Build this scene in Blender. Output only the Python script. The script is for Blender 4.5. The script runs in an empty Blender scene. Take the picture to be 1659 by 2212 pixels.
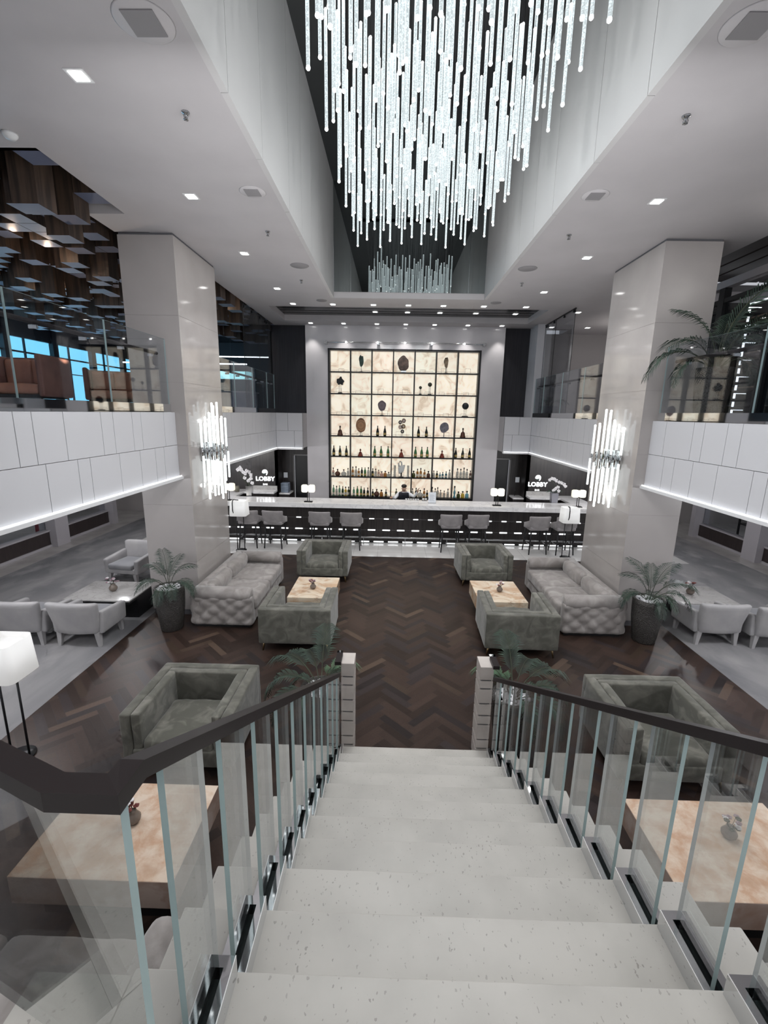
import bpy, bmesh, math, random
from math import sin, cos, pi, sqrt, radians
from mathutils import Vector, Matrix, noise as mnoise
random.seed(7)
SC = bpy.context.scene
COL = SC.collection

# ------------------------------------------------------------------ materials
def nt(m):
    m.use_nodes = True
    return m.node_tree.nodes, m.node_tree.links, m.node_tree.nodes['Principled BSDF']

def mat(name, col, rough=.5, metal=0, emit=None, estr=0, spec=.5, sheen=0, coat=0):
    m = bpy.data.materials.new(name)
    n, l, b = nt(m)
    b.inputs['Base Color'].default_value = (*col, 1)
    b.inputs['Roughness'].default_value = rough
    b.inputs['Metallic'].default_value = metal
    b.inputs['Specular IOR Level'].default_value = spec
    if sheen:
        b.inputs['Sheen Weight'].default_value = sheen
        b.inputs['Sheen Roughness'].default_value = .4
    if coat:
        b.inputs['Coat Weight'].default_value = coat
        b.inputs['Coat Roughness'].default_value = .06
    if emit:
        b.inputs['Emission Color'].default_value = (*emit, 1)
        b.inputs['Emission Strength'].default_value = estr
    return m

def vary(m, c2, scale=4, detail=4, lo=.35, hi=.65, kind='noise', dist=0, coord='Object', stretch=(1,1,1), bump=0, bscale=None):
    """mix base colour with c2 by a procedural texture; optional bump"""
    n, l, b = nt(m)
    tc = n.new('ShaderNodeTexCoord'); mp = n.new('ShaderNodeMapping')
    l.new(tc.outputs[coord], mp.inputs['Vector']); mp.inputs['Scale'].default_value = stretch
    if kind == 'noise':
        t = n.new('ShaderNodeTexNoise'); t.inputs['Scale'].default_value = scale
        t.inputs['Detail'].default_value = detail; t.inputs['Distortion'].default_value = dist
        out = t.outputs['Fac']
    else:
        t = n.new('ShaderNodeTexVoronoi'); t.inputs['Scale'].default_value = scale
        out = t.outputs['Distance']
    l.new(mp.outputs['Vector'], t.inputs['Vector'])
    t_rough = t.inputs.get('Roughness')
    if t_rough and kind == 'noise' and scale > 6: t_rough.default_value = .62
    r = n.new('ShaderNodeMapRange'); r.inputs['From Min'].default_value = lo; r.inputs['From Max'].default_value = hi
    l.new(out, r.inputs['Value'])
    mx = n.new('ShaderNodeMix'); mx.data_type = 'RGBA'
    src = b.inputs['Base Color']
    if src.is_linked:
        l.new(src.links[0].from_socket, mx.inputs['A'])
    else:
        mx.inputs['A'].default_value = src.default_value
    mx.inputs['B'].default_value = (*c2, 1)
    l.new(r.outputs['Result'], mx.inputs['Factor'])
    l.new(mx.outputs['Result'], src)
    if bump:
        bp = n.new('ShaderNodeBump'); bp.inputs['Strength'].default_value = bump
        bp.inputs['Distance'].default_value = .01
        if bscale:
            t2 = n.new('ShaderNodeTexNoise'); t2.inputs['Scale'].default_value = bscale
            l.new(mp.outputs['Vector'], t2.inputs['Vector']); l.new(t2.outputs['Fac'], bp.inputs['Height'])
        else:
            l.new(out, bp.inputs['Height'])
        l.new(bp.outputs['Normal'], b.inputs['Normal'])
    return m

def attr_colour(m, name='tint'):
    n, l, b = nt(m)
    a = n.new('ShaderNodeAttribute'); a.attribute_name = name
    return a

def glass_mat(name, tint=(.93,.96,.96), base=.05, power=4.0, rough=0.0):
    m = bpy.data.materials.new(name); m.use_nodes = True
    n, l = m.node_tree.nodes, m.node_tree.links
    n.clear()
    o = n.new('ShaderNodeOutputMaterial'); mx = n.new('ShaderNodeMixShader')
    tr = n.new('ShaderNodeBsdfTransparent'); tr.inputs['Color'].default_value = (*tint, 1)
    gl = n.new('ShaderNodeBsdfGlossy'); gl.inputs['Roughness'].default_value = rough
    lw = n.new('ShaderNodeLayerWeight'); lw.inputs['Blend'].default_value = .5
    p = n.new('ShaderNodeMath'); p.operation = 'POWER'; p.inputs[1].default_value = power
    l.new(lw.outputs['Facing'], p.inputs[0])
    q = n.new('ShaderNodeMath'); q.operation = 'MULTIPLY_ADD'; q.inputs[1].default_value = 1-base; q.inputs[2].default_value = base
    l.new(p.outputs[0], q.inputs[0])
    l.new(q.outputs[0], mx.inputs['Fac']); l.new(tr.outputs[0], mx.inputs[1]); l.new(gl.outputs[0], mx.inputs[2])
    l.new(mx.outputs[0], o.inputs['Surface'])
    return m

M = {}
M['ceiling'] = vary(mat('ceiling paint', (.43,.41,.415), .55), (.40,.38,.385), 1.5)
M['fascia'] = mat('white fascia panel', (.49,.49,.51), .45)
M['stonejoint'] = mat('stone joint', (.27,.25,.245), .4)
M['joint'] = mat('dark joint', (.10,.10,.11), .7)
M['wellwall'] = mat('pale well panel', (.46,.45,.445), .4)
M['stone'] = vary(mat('polished column stone', (.38,.355,.34), .09, spec=.6), (.325,.30,.29), 1.6, 6, .3, .75)
M['stone_wall'] = vary(mat('polished back wall stone', (.52,.50,.515), .14, spec=.6), (.46,.445,.455), 1.2, 6, .3, .75)
M['stone_mat'] = vary(mat('duller column stone', (.36,.335,.325), .35), (.32,.30,.29), 1.6, 6, .3, .75)
M['darkmirror'] = mat('dark mirror glass', (.31,.33,.33), .015, 1)
M['black'] = mat('black paint', (.012,.012,.013), .4)
M['blackmetal'] = mat('black metal', (.018,.018,.02), .35, .4)
M['chrome'] = mat('mirror steel', (.70,.71,.72), .03, 1)
M['edgeglint'] = mat('painted steel edge glint', (.95,.95,.95), .35, .6)  # highlight along the shoe edge, painted as a bright strip
M['steel'] = mat('brushed steel', (.55,.56,.57), .22, 1)
M['darkwood'] = vary(mat('dark oak panel', (.028,.023,.022), .45), (.013,.011,.011), 30, 3, .4, .6, stretch=(1,1,.03))
M['navywood'] = vary(mat('dark wall panel', (.018,.017,.021), .4), (.009,.009,.012), 30, 3, .4, .6, stretch=(1,1,.03))
M['carpet'] = vary(vary(mat('grey carpet', (.25,.245,.25), .95), (.16,.16,.17), 1.1, 6, .38, .66, dist=1.0, stretch=(1,.45,1)), (.33,.32,.32), 2.3, 5, .52, .75, stretch=(1,.6,1), bump=.3, bscale=300)
M['border'] = vary(mat('pale stone border', (.50,.48,.46), .25), (.43,.41,.40), 3, 5)
M['lower_pillar'] = mat('grey pillar', (.40,.38,.40), .5)
M['brown_panel'] = vary(mat('brown panel', (.040,.030,.029), .45), (.028,.02,.02), 20, 3, stretch=(1,1,.1))
M['tread'] = None
M['white'] = mat('white plaster', (.62,.62,.63), .5)
M['led'] = mat('led light', (1,1,1), .5, emit=(.95,.98,1), estr=2.2)
M['ledsoft'] = mat('led cove', (1,1,1), .5, emit=(.93,.97,1), estr=1.5)
M['lens'] = mat('downlight lens', (1,1,1), .5, emit=(1,.99,.96), estr=9)
M['trimw'] = mat('white trim', (.6,.6,.6), .4)
M['grille'] = mat('speaker grille', (.23,.22,.225), .6)
M['speaker'] = mat('speaker ring', (.46,.44,.445), .5)
M['glass'] = glass_mat('clear balustrade glass', (.94,.96,.96), .15, 2.8)
M['glass_up'] = glass_mat('upper balustrade glass', (.88,.90,.92), .05, 4.5)
M['glassedge'] = mat('teal glass edge', (.30,.39,.39), .2, emit=(.35,.45,.45), estr=.08)  # faint glow put into the edge, though it is no lamp
M['glassedge2'] = mat('pale glass edge', (.62,.66,.66), .2)
M['rail'] = mat('dark brown handrail', (.016,.012,.0125), .42, spec=.35)
M['shadew'] = mat('lit white lampshade', (.55,.55,.55), .7, emit=(1,.99,.97), estr=.42)
M['shadey'] = mat('lit cream lampshade', (.8,.78,.7), .7, emit=(1,.96,.80), estr=.72)
M['leaf'] = vary(mat('palm leaf', (.036,.062,.042), .5), (.018,.034,.027), 6)
M['leaf2'] = vary(mat('bright palm leaf', (.10,.18,.10), .5), (.03,.07,.04), 5)
M['stem'] = mat('palm stem', (.035,.045,.025), .6)
M['pot'] = vary(mat('dark woven pot', (.035,.032,.032), .35, .3), (.09,.085,.08), 60, 1, .2, .5, kind='vor', bump=.8)
M['pebble'] = mat('white pebble', (.68,.68,.70), .5)
M['window'] = mat('daylight window', (.1,.3,.4), .3, emit=(.22,.70,1.0), estr=1.35)
M['paper'] = mat('white paper', (.75,.78,.82), .5)
M['brass'] = mat('aged brass', (.3,.22,.12), .3, 1)

for k in ('led','lens','crystalwall'):
    if k in M: M[k].cycles.emission_sampling='NONE'

def stone_speckle(name, base, c2, speck, rough):
    m = vary(mat(name, base, rough), c2, 3, 6, .35, .7)
    n, l, b = nt(m)
    tc = n.new('ShaderNodeTexCoord')
    w = n.new('ShaderNodeTexNoise'); w.inputs['Scale'].default_value = 9; w.inputs['Detail'].default_value = 3
    l.new(tc.outputs['Object'], w.inputs['Vector'])
    v = n.new('ShaderNodeTexVoronoi'); v.inputs['Scale'].default_value = 120; v.inputs['Randomness'].default_value = 1
    dn = n.new('ShaderNodeTexNoise'); dn.inputs['Scale'].default_value = 60; dn.inputs['Detail'].default_value = 2
    dv = n.new('ShaderNodeVectorMath'); dv.operation = 'MULTIPLY_ADD'; dv.inputs[1].default_value = (.016,.016,.016)
    mp = n.new('ShaderNodeMapping'); mp.inputs['Scale'].default_value = (1, .55, 1)
    l.new(tc.outputs['Object'], mp.inputs['Vector'])
    l.new(tc.outputs['Object'], dn.inputs['Vector']); l.new(dn.outputs['Color'], dv.inputs[0]); l.new(mp.outputs['Vector'], dv.inputs[2]); l.new(dv.outputs['Vector'], v.inputs['Vector'])
    a = n.new('ShaderNodeMath'); a.operation = 'LESS_THAN'; thr = n.new('ShaderNodeMath'); thr.operation = 'MULTIPLY'; thr.inputs[1].default_value = .42
    l.new(v.outputs['Distance'], a.inputs[0])
    c = n.new('ShaderNodeSeparateColor'); l.new(v.outputs['Color'], c.inputs[0]); l.new(c.outputs[1], thr.inputs[0]); l.new(thr.outputs[0], a.inputs[1])
    g = n.new('ShaderNodeMath'); g.operation = 'GREATER_THAN'; g.inputs[1].default_value = .78
    l.new(c.outputs[0], g.inputs[0])
    mu = n.new('ShaderNodeMath'); mu.operation = 'MULTIPLY'; l.new(a.outputs[0], mu.inputs[0]); l.new(g.outputs[0], mu.inputs[1])
    mu2 = n.new('ShaderNodeMath'); mu2.operation = 'MULTIPLY'; l.new(mu.outputs[0], mu2.inputs[0]); l.new(w.outputs['Fac'], mu2.inputs[1])
    src = b.inputs['Base Color'].links[0].from_socket
    mx = n.new('ShaderNodeMix'); mx.data_type = 'RGBA'
    l.new(src, mx.inputs['A']); mx.inputs['B'].default_value = (*speck, 1); l.new(mu2.outputs[0], mx.inputs['Factor'])
    l.new(mx.outputs['Result'], b.inputs['Base Color'])
    return m
M['tread'] = stone_speckle('speckled limestone', (.465,.45,.42), (.38,.368,.342), (.19,.178,.16), .36)

def marble(name, a, b_, vein, rough, scale=1.2):
    m = vary(mat(name, a, rough), b_, scale, 6, .3, .7, dist=1.2)
    n, l, b = nt(m)
    tc = n.new('ShaderNodeTexCoord')
    w = n.new('ShaderNodeTexNoise'); w.inputs['Scale'].default_value = scale*1.6; w.inputs['Detail'].default_value = 7; w.inputs['Distortion'].default_value = 1.6
    l.new(tc.outputs['Object'], w.inputs['Vector'])
    s = n.new('ShaderNodeMath'); s.operation = 'SUBTRACT'; s.inputs[1].default_value = .5; l.new(w.outputs['Fac'], s.inputs[0])
    ab = n.new('ShaderNodeMath'); ab.operation = 'ABSOLUTE'; l.new(s.outputs[0], ab.inputs[0])
    r = n.new('ShaderNodeMapRange'); r.inputs['From Min'].default_value = 0; r.inputs['From Max'].default_value = .035
    r.inputs['To Min'].default_value = .75; r.inputs['To Max'].default_value = 0; l.new(ab.outputs[0], r.inputs['Value'])
    src = b.inputs['Base Color'].links[0].from_socket
    mx = n.new('ShaderNodeMix'); mx.data_type = 'RGBA'
    l.new(src, mx.inputs['A']); mx.inputs['B'].default_value = (*vein, 1); l.new(r.outputs['Result'], mx.inputs['Factor'])
    l.new(mx.outputs['Result'], b.inputs['Base Color'])
    return m
M['marble'] = marble('white marble', (.84,.83,.83), (.78,.77,.77), (.62,.61,.62), .12)
M['marble_grey'] = marble('pale grey marble', (.46,.45,.44), (.40,.39,.38), (.33,.32,.31), .15, 2)
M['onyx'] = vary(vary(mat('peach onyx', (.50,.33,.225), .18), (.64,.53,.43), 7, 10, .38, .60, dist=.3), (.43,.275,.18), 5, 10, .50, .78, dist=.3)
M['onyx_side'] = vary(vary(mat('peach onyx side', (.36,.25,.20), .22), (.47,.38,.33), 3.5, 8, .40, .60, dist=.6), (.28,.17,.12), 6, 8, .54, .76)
M['onyx_far'] = vary(vary(mat('golden onyx', (.54,.37,.24), .1), (.70,.60,.47), 3.4, 8, .40, .58, dist=1.0), (.30,.17,.10), 5, 9, .54, .74, dist=1.2)

# tiled floor
def tiles(name, c1, c2, mortar, sx, sy, rough):
    m = mat(name, c1, rough); n, l, b = nt(m)
    tc = n.new('ShaderNodeTexCoord'); t = n.new('ShaderNodeTexBrick')
    l.new(tc.outputs['Object'], t.inputs['Vector'])
    t.offset = 0; t.inputs['Scale'].default_value = 1; t.inputs['Brick Width'].default_value = sx; t.inputs['Row Height'].default_value = sy
    t.inputs['Mortar Size'].default_value = .004
    t.inputs['Color1'].default_value = (*c1, 1); t.inputs['Color2'].default_value = (*c2, 1); t.inputs['Mortar'].default_value = (*mortar, 1)
    l.new(t.outputs['Color'], b.inputs['Base Color'])
    return m
M['tile'] = tiles('white floor tile', (.62,.61,.60), (.57,.56,.55), (.38,.37,.36), .6, .6, .13)

# parquet: per plank tint attribute plus grain
m = mat('herringbone oak', (.04,.03,.027), .42, spec=.3); n, l, b = nt(m)
at = attr_colour(m)
tc = n.new('ShaderNodeTexCoord'); g = n.new('ShaderNodeTexNoise'); g.inputs['Scale'].default_value = 55; g.inputs['Detail'].default_value = 4
l.new(tc.outputs['Object'], g.inputs['Vector'])
r = n.new('ShaderNodeMapRange'); r.inputs['To Min'].default_value = .7; r.inputs['To Max'].default_value = 1.3; l.new(g.outputs['Fac'], r.inputs['Value'])
mx = n.new('ShaderNodeMix'); mx.data_type = 'RGBA'; mx.blend_type = 'MULTIPLY'; mx.inputs['Factor'].default_value = 1
l.new(at.outputs['Color'], mx.inputs['A']); l.new(r.outputs['Result'], mx.inputs['B']); l.new(mx.outputs['Result'], b.inputs['Base Color'])
M['parquet'] = m

M['velvet'] = vary(mat('grey green velvet', (.092,.091,.077), .85, sheen=.3, spec=.25), (.18,.174,.15), 5, 6, .42, .74, dist=1.2)
M['velvet_light'] = vary(mat('lighter grey green velvet', (.105,.104,.088), .85, sheen=.3, spec=.25), (.215,.208,.18), 6, 6, .45, .74, dist=1.4)  # lighter mix of the velvet for seat and inner arms
M['suede'] = vary(mat('taupe suede', (.225,.205,.195), .8, sheen=.35), (.35,.325,.31), 4, 5, .40, .70, dist=1.2)
M['greyfab'] = vary(mat('light grey woven fabric', (.31,.305,.31), .9, sheen=.2), (.38,.37,.37), 3, 4, bump=.15, bscale=200)
M['greyfab2'] = vary(mat('grey seat fabric', (.22,.225,.24), .9, sheen=.2), (.28,.28,.29), 3, 4)
M['stoolfab'] = vary(mat('grey stool fabric', (.22,.205,.21), .9, sheen=.3), (.29,.27,.27), 5, 4)
M['leather'] = vary(mat('tan leather', (.52,.25,.16), .5), (.38,.17,.11), 5, 4)
M['leather_dark'] = vary(mat('brown leather', (.24,.12,.095), .5), (.18,.09,.075), 5, 4)
M['block'] = vary(mat('walnut block', (.075,.050,.036), .5), (.03,.021,.017), 14, 4, .4, .6, stretch=(1,1,.06))
M['block_windowlit'] = mat('window blue block underside', (.13,.145,.21), .5, spec=.3)  # bluish window light painted into the block undersides
M['skin'] = mat('skin', (.40,.25,.18), .5)
M['shirt'] = mat('white shirt', (.72,.73,.76), .7)
M['vest'] = mat('dark navy vest', (.012,.013,.02), .6)
M['hair'] = mat('dark hair', (.012,.009,.008), .4)
M['trouser'] = mat('black trousers', (.01,.01,.012), .7)
M['petalw'] = mat('white petal', (.75,.73,.74), .6)
M['petalr'] = mat('burgundy petal', (.16,.035,.03), .6)
M['petalp'] = mat('mauve petal', (.30,.20,.23), .6)
M['vaseglass'] = mat('smoky vase', (.16,.13,.11), .12)
M['silver'] = mat('silver vase', (.5,.5,.5), .2, 1)
M['crystalwall'] = mat('sconce crystal', (.3,.3,.3), .2, emit=(.92,1,1), estr=1.25)

# chandelier rods: bubbled glowing acrylic
m = mat('bubbled acrylic rod', (.10,.11,.11), .2, emit=(.86,.97,1.0), estr=.8); n, l, b = nt(m)
tc = n.new('ShaderNodeTexCoord'); v = n.new('ShaderNodeTexVoronoi'); v.inputs['Scale'].default_value = 75
l.new(tc.outputs['Object'], v.inputs['Vector'])
lw = n.new('ShaderNodeLayerWeight'); lw.inputs['Blend'].default_value = .5
r = n.new('ShaderNodeMapRange'); r.inputs['From Max'].default_value = .7; r.inputs['To Min'].default_value = 1.15; r.inputs['To Max'].default_value = .55
l.new(v.outputs['Distance'], r.inputs['Value'])
ad = n.new('ShaderNodeMath'); ad.operation = 'MULTIPLY_ADD'; ad.inputs[1].default_value = .75
pw = n.new('ShaderNodeMath'); pw.operation = 'POWER'; pw.inputs[1].default_value = 2; l.new(lw.outputs['Facing'], pw.inputs[0])
l.new(pw.outputs[0], ad.inputs[0]); l.new(r.outputs['Result'], ad.inputs[2]); l.new(ad.outputs[0], b.inputs['Emission Strength'])
m.cycles.emission_sampling = 'NONE'
M['rod'] = m
M['rodtip'] = mat('glowing rod cap', (1,1,1), .3, emit=(.95,1,1), estr=1.25); M['rodtip'].cycles.emission_sampling = 'NONE'

# backlit onyx shelf wall
m = mat('backlit onyx', (.25,.23,.2), .3); n, l, b = nt(m)
at = attr_colour(m); tc = n.new('ShaderNodeTexCoord')
t = n.new('ShaderNodeTexNoise'); t.inputs['Scale'].default_value = 3.2; t.inputs['Detail'].default_value = 8; t.inputs['Distortion'].default_value = 1.4
l.new(tc.outputs['Object'], t.inputs['Vector'])
cr = n.new('ShaderNodeValToRGB'); cr.color_ramp.elements[0].position = .32; cr.color_ramp.elements[0].color = (.66,.53,.40,1)
cr.color_ramp.elements[1].position = .56; cr.color_ramp.elements[1].color = (1.0,.94,.82,1)
e = cr.color_ramp.elements.new(.44); e.color = (.92,.83,.70,1)
l.new(t.outputs['Fac'], cr.inputs['Fac'])
mx = n.new('ShaderNodeMix'); mx.data_type = 'RGBA'; mx.blend_type = 'MULTIPLY'; mx.inputs['Factor'].default_value = 1
l.new(cr.outputs['Color'], mx.inputs['A']); l.new(at.outputs['Color'], mx.inputs['B'])
l.new(mx.outputs['Result'], b.inputs['Emission Color']); b.inputs['Emission Strength'].default_value = .86
M['backlit'] = m

# ------------------------------------------------------------------ mesh builder
class MB:
    def __init__(s): s.v=[]; s.f=[]; s.m=[]; s.s=[]
    def add(s, vs, fs, mi=0, smooth=False):
        o = len(s.v); s.v += [tuple(v) for v in vs]
        for f in fs: s.f.append([i+o for i in f]); s.m.append(mi); s.s.append(smooth)
        return s
    def box(s, x0,x1,y0,y1,z0,z1, mi=0):
        vs = [(x,y,z) for x in (x0,x1) for y in (y0,y1) for z in (z0,z1)]
        return s.add(vs, [(0,1,3,2),(4,6,7,5),(0,4,5,1),(2,3,7,6),(0,2,6,4),(1,5,7,3)], mi)
    def quad(s, a,b,c,d, mi=0): return s.add([a,b,c,d], [(0,1,2,3)], mi)
    def hexa(s, bot, top, mi=0):
        return s.add(list(bot)+list(top), [(3,2,1,0),(4,5,6,7),(0,1,5,4),(1,2,6,5),(2,3,7,6),(3,0,4,7)], mi)
    def lathe(s, prof, c=(0,0,0), seg=20, mi=0, smooth=True):
        vs=[]; fs=[]
        for r,z in prof:
            for k in range(seg):
                a=2*pi*k/seg; vs.append((c[0]+r*cos(a), c[1]+r*sin(a), c[2]+z))
        for i in range(len(prof)-1):
            for k in range(seg):
                k2=(k+1)%seg; fs.append((i*seg+k, i*seg+k2, (i+1)*seg+k2, (i+1)*seg+k))
        if prof[0][0]>1e-4: fs.append(tuple(reversed(range(seg))))
        if prof[-1][0]>1e-4: fs.append(tuple(range((len(prof)-1)*seg, len(prof)*seg)))
        return s.add(vs, fs, mi, smooth)
    def tube(s, pts, r, seg=8, mi=0, smooth=True):
        pts=[Vector(p) for p in pts]; n=len(pts); vs=[]; fs=[]
        for i,p in enumerate(pts):
            t=(pts[min(i+1,n-1)]-pts[max(i-1,0)]).normalized()
            u=t.cross(Vector((0,0,1)) if abs(t.z)<.95 else Vector((1,0,0))).normalized(); w=u.cross(t)
            rr=r[i] if isinstance(r,(list,tuple)) else r
            for k in range(seg):
                a=2*pi*(k+.5)/seg; vs.append(p+u*rr*cos(a)+w*rr*sin(a))
        for i in range(n-1):
            for k in range(seg):
                k2=(k+1)%seg; fs.append((i*seg+k,(i+1)*seg+k,(i+1)*seg+k2,i*seg+k2))
        fs.append(tuple(range(seg))); fs.append(tuple(reversed(range((n-1)*seg,n*seg))))
        return s.add(vs, fs, mi, smooth)
    def soft(s, c, size, r, step=.05, f=None, mi=0):
        """rounded box with a gridded surface; f(p, n) may move each point"""
        h=[d/2 for d in size]; r=min(r, min(h)*.98)
        ax=[]
        for d in h:
            L=[-d,-d+.3*r,-d+r]; k=max(1,int(round((2*d-2*r)/step)))
            L+=[-d+r+(2*d-2*r)*i/k for i in range(1,k)]; L+=[d-r,d-.3*r,d]
            if d-r<1e-3: L=[-d,-d+.3*r,0,d-.3*r,d]
            ax.append(L)
        N=[len(a)-1 for a in ax]; idx={}; vs=[]; fs=[]
        def vid(i,j,k):
            key=(i,j,k)
            if key not in idx:
                p=Vector((ax[0][i],ax[1][j],ax[2][k]))
                q=Vector([max(-h[t]+r,min(h[t]-r,p[t])) for t in range(3)]); nn=p-q
                if nn.length>1e-9: nn.normalize(); p=q+nn*r
                if f: p=f(p,nn)
                idx[key]=len(vs); vs.append((p[0]+c[0],p[1]+c[1],p[2]+c[2]))
            return idx[key]
        for d in range(3):
            a,b=[(1,2),(2,0),(0,1)][d]
            for side in (0,N[d]):
                for i in range(N[a]):
                    for j in range(N[b]):
                        q=[]
                        for (ii,jj) in ((i,j),(i+1,j),(i+1,j+1),(i,j+1)):
                            t=[0,0,0]; t[d]=side; t[a]=ii; t[b]=jj; q.append(vid(*t))
                        fs.append(q if side else q[::-1])
        return s.add(vs, fs, mi, True)
    def ball(s, c, r, seg=10, rings=6, mi=0, sc=(1,1,1)):
        pr=[(max(r*sin(pi*i/rings),1e-5), -r*cos(pi*i/rings)) for i in range(rings+1)]
        o=len(s.v); s.lathe(pr, (0,0,0), seg, mi)
        for i in range(o,len(s.v)):
            x,y,z=s.v[i]; s.v[i]=(c[0]+x*sc[0], c[1]+y*sc[1], c[2]+z*sc[2])
        return s
    def xf(s, mtx, start=0):
        for i in range(start,len(s.v)): s.v[i]=tuple(mtx@Vector(s.v[i]))
        return s
    def mesh(s, name, mats):
        me=bpy.data.meshes.new(name); me.from_pydata(s.v,[],s.f)
        for m in (mats if isinstance(mats,(list,tuple)) else [mats]): me.materials.append(M[m] if isinstance(m,str) else m)
        me.polygons.foreach_set('material_index', s.m); me.polygons.foreach_set('use_smooth', s.s); me.update()
        return me
    def build(s, name, mats, parent=None, loc=(0,0,0), rz=0, label=None):
        o=bpy.data.objects.new(name, s.mesh(name,mats)); COL.objects.link(o)
        o.parent=parent; o.location=loc; o.rotation_euler=(0,0,rz)
        if label: o['label']=label
        return o

def inst(name, me, parent=None, loc=(0,0,0), rz=0):
    o=bpy.data.objects.new(name, me); COL.objects.link(o); o.parent=parent; o.location=loc; o.rotation_euler=(0,0,rz); return o
def tag(o, label, cat, group=None):
    o['label']=label; o['category']=cat
    if group: o['group']=group
    return o
def thing(name, label, cat, loc=(0,0,0), rz=0, group=None):
    o=bpy.data.objects.new(name, None); COL.objects.link(o); o.location=loc; o.rotation_euler=(0,0,rz); o.empty_display_size=.1
    return tag(o, label, cat, group)
def struct(o):
    o['kind']='structure'; return o
def dup(root, loc, rz=None, label=None):
    def cp(o, par):
        c=o.copy(); COL.objects.link(c); c.parent=par
        for ch in list(o.children): cp(ch, c)
        return c
    r=cp(root, None); r.location=loc
    if rz is not None: r.rotation_euler=(0,0,rz)
    if label: r['label']=label
    return r
ORD=['first','second','third','fourth','fifth','sixth','seventh','eighth','ninth','tenth','eleventh','twelfth']
def light(kind, name, loc, energy, col=(1,1,1), radius=.05, rot=None, spot=None, size=None, blend=.6):
    d=bpy.data.lights.new(name, kind); d.energy=energy; d.color=col
    if kind in ('POINT','SPOT'): d.shadow_soft_size=radius
    if kind=='SPOT': d.spot_size=spot; d.spot_blend=blend
    if kind=='AREA': d.shape='RECTANGLE'; d.size,d.size_y=size
    o=bpy.data.objects.new(name,d); COL.objects.link(o); o.location=loc
    if rot: o.rotation_euler=rot
    return o

# ------------------------------------------------------------------ camera (pose solved from the vanishing points)
cam=bpy.data.cameras.new('camera'); co=bpy.data.objects.new('camera',cam); COL.objects.link(co); SC.camera=co
cam.sensor_fit='HORIZONTAL'; cam.sensor_width=36; cam.lens=974/1659*36; cam.clip_start=.02; cam.clip_end=200
RX=(0.99962819,0.02189437,-0.01625141); RY=(0.02055697,-0.21359191,0.97670666); RZ=(0.01791321,-0.9766776,-0.21396258)
rot=Matrix(((RX[0],-RX[1],-RX[2]),(RY[0],-RY[1],-RY[2]),(RZ[0],-RZ[1],-RZ[2])))
co.matrix_world=Matrix.Translation((-.28,0,3.4))@rot.to_4x4()

CZ=5.85      # hall ceiling
# ------------------------------------------------------------------ floors
def herringbone():
    W,n=.092,5; mb=MB(); cols=[]
    c,s_=cos(pi/4),sin(pi/4)
    def put(x,y,w,h):
        e=.012
        P=[(x+e,y+e),(x+w-e,y+e),(x+w-e,y+h-e),(x+e,y+h-e)]
        P=[((px*c-py*s_)*W+.02, (px*s_+py*c)*W+4) for px,py in P]
        if all(abs(px)>4.3 for px,_ in P) or all(py>10.45 for _,py in P) or all(py<-.6 for _,py in P): return
        mb.add([(px,py,0) for px,py in P],[(0,1,2,3)])
        t=random.random(); v=.58+.75*t
        base=(.037,.0232,.0185)
        if random.random()<.08: base=(.066,.044,.032)
        elif random.random()<.2: base=(.027,.020,.020)
        cols.append((base[0]*v,base[1]*v,base[2]*v,1))
    R=130
    for k in range(-R,R):
        for m_ in range(-26,27):
            x=k+2*n*m_
            if abs(x)>R: continue
            put(x,k,n,1); 
            # vertical plank sharing the lattice
            put(x+2*n-1, k, 1, n)
    me=mb.mesh('floor','parquet')
    a=me.attributes.new('tint','FLOAT_COLOR','FACE'); a.data.foreach_set('color',[v for c_ in cols for v in c_])
    bm=bmesh.new(); bm.from_mesh(me)
    for co_,no in (((4.3,0,0),(1,0,0)),((-4.3,0,0),(-1,0,0)),((0,10.45,0),(0,1,0)),((0,-.6,0),(0,-1,0))):
        bmesh.ops.bisect_plane(bm, geom=bm.verts[:]+bm.edges[:]+bm.faces[:], plane_co=co_, plane_no=no, clear_outer=True)
    bm.to_mesh(me); bm.free()
    o=inst('floor', me); return struct(o)
herringbone()
struct(MB().box(-4.3,4.3,-.6,10.45,-.1,-.003).build('floor_base','black'))
mb=MB(); mb.box(-6.9,6.9,10.45,14.1,-.1,0)
struct(mb.build('floor_tile','tile'))
for s,nm in ((-1,'left'),(1,'right')):
    a,b=sorted((s*4.3,s*8.2))
    mb=MB().box(a,b,-.6,10.45,-.1,0); a2,b2=sorted((s*6.9,s*8.2)); mb.box(a2,b2,10.45,14.0,-.1,0)
    struct(mb.build('floor_carpet_'+nm,'carpet'))
    a,b=sorted((s*8.2,s*12)); mb=MB().box(a,b,-.6,14,-.1,0)
    a2,b2=sorted((s*6.9,s*12)); mb.box(a2,b2,14,15,-.1,0)
    struct(mb.build('floor_border_'+nm,'border'))

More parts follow.
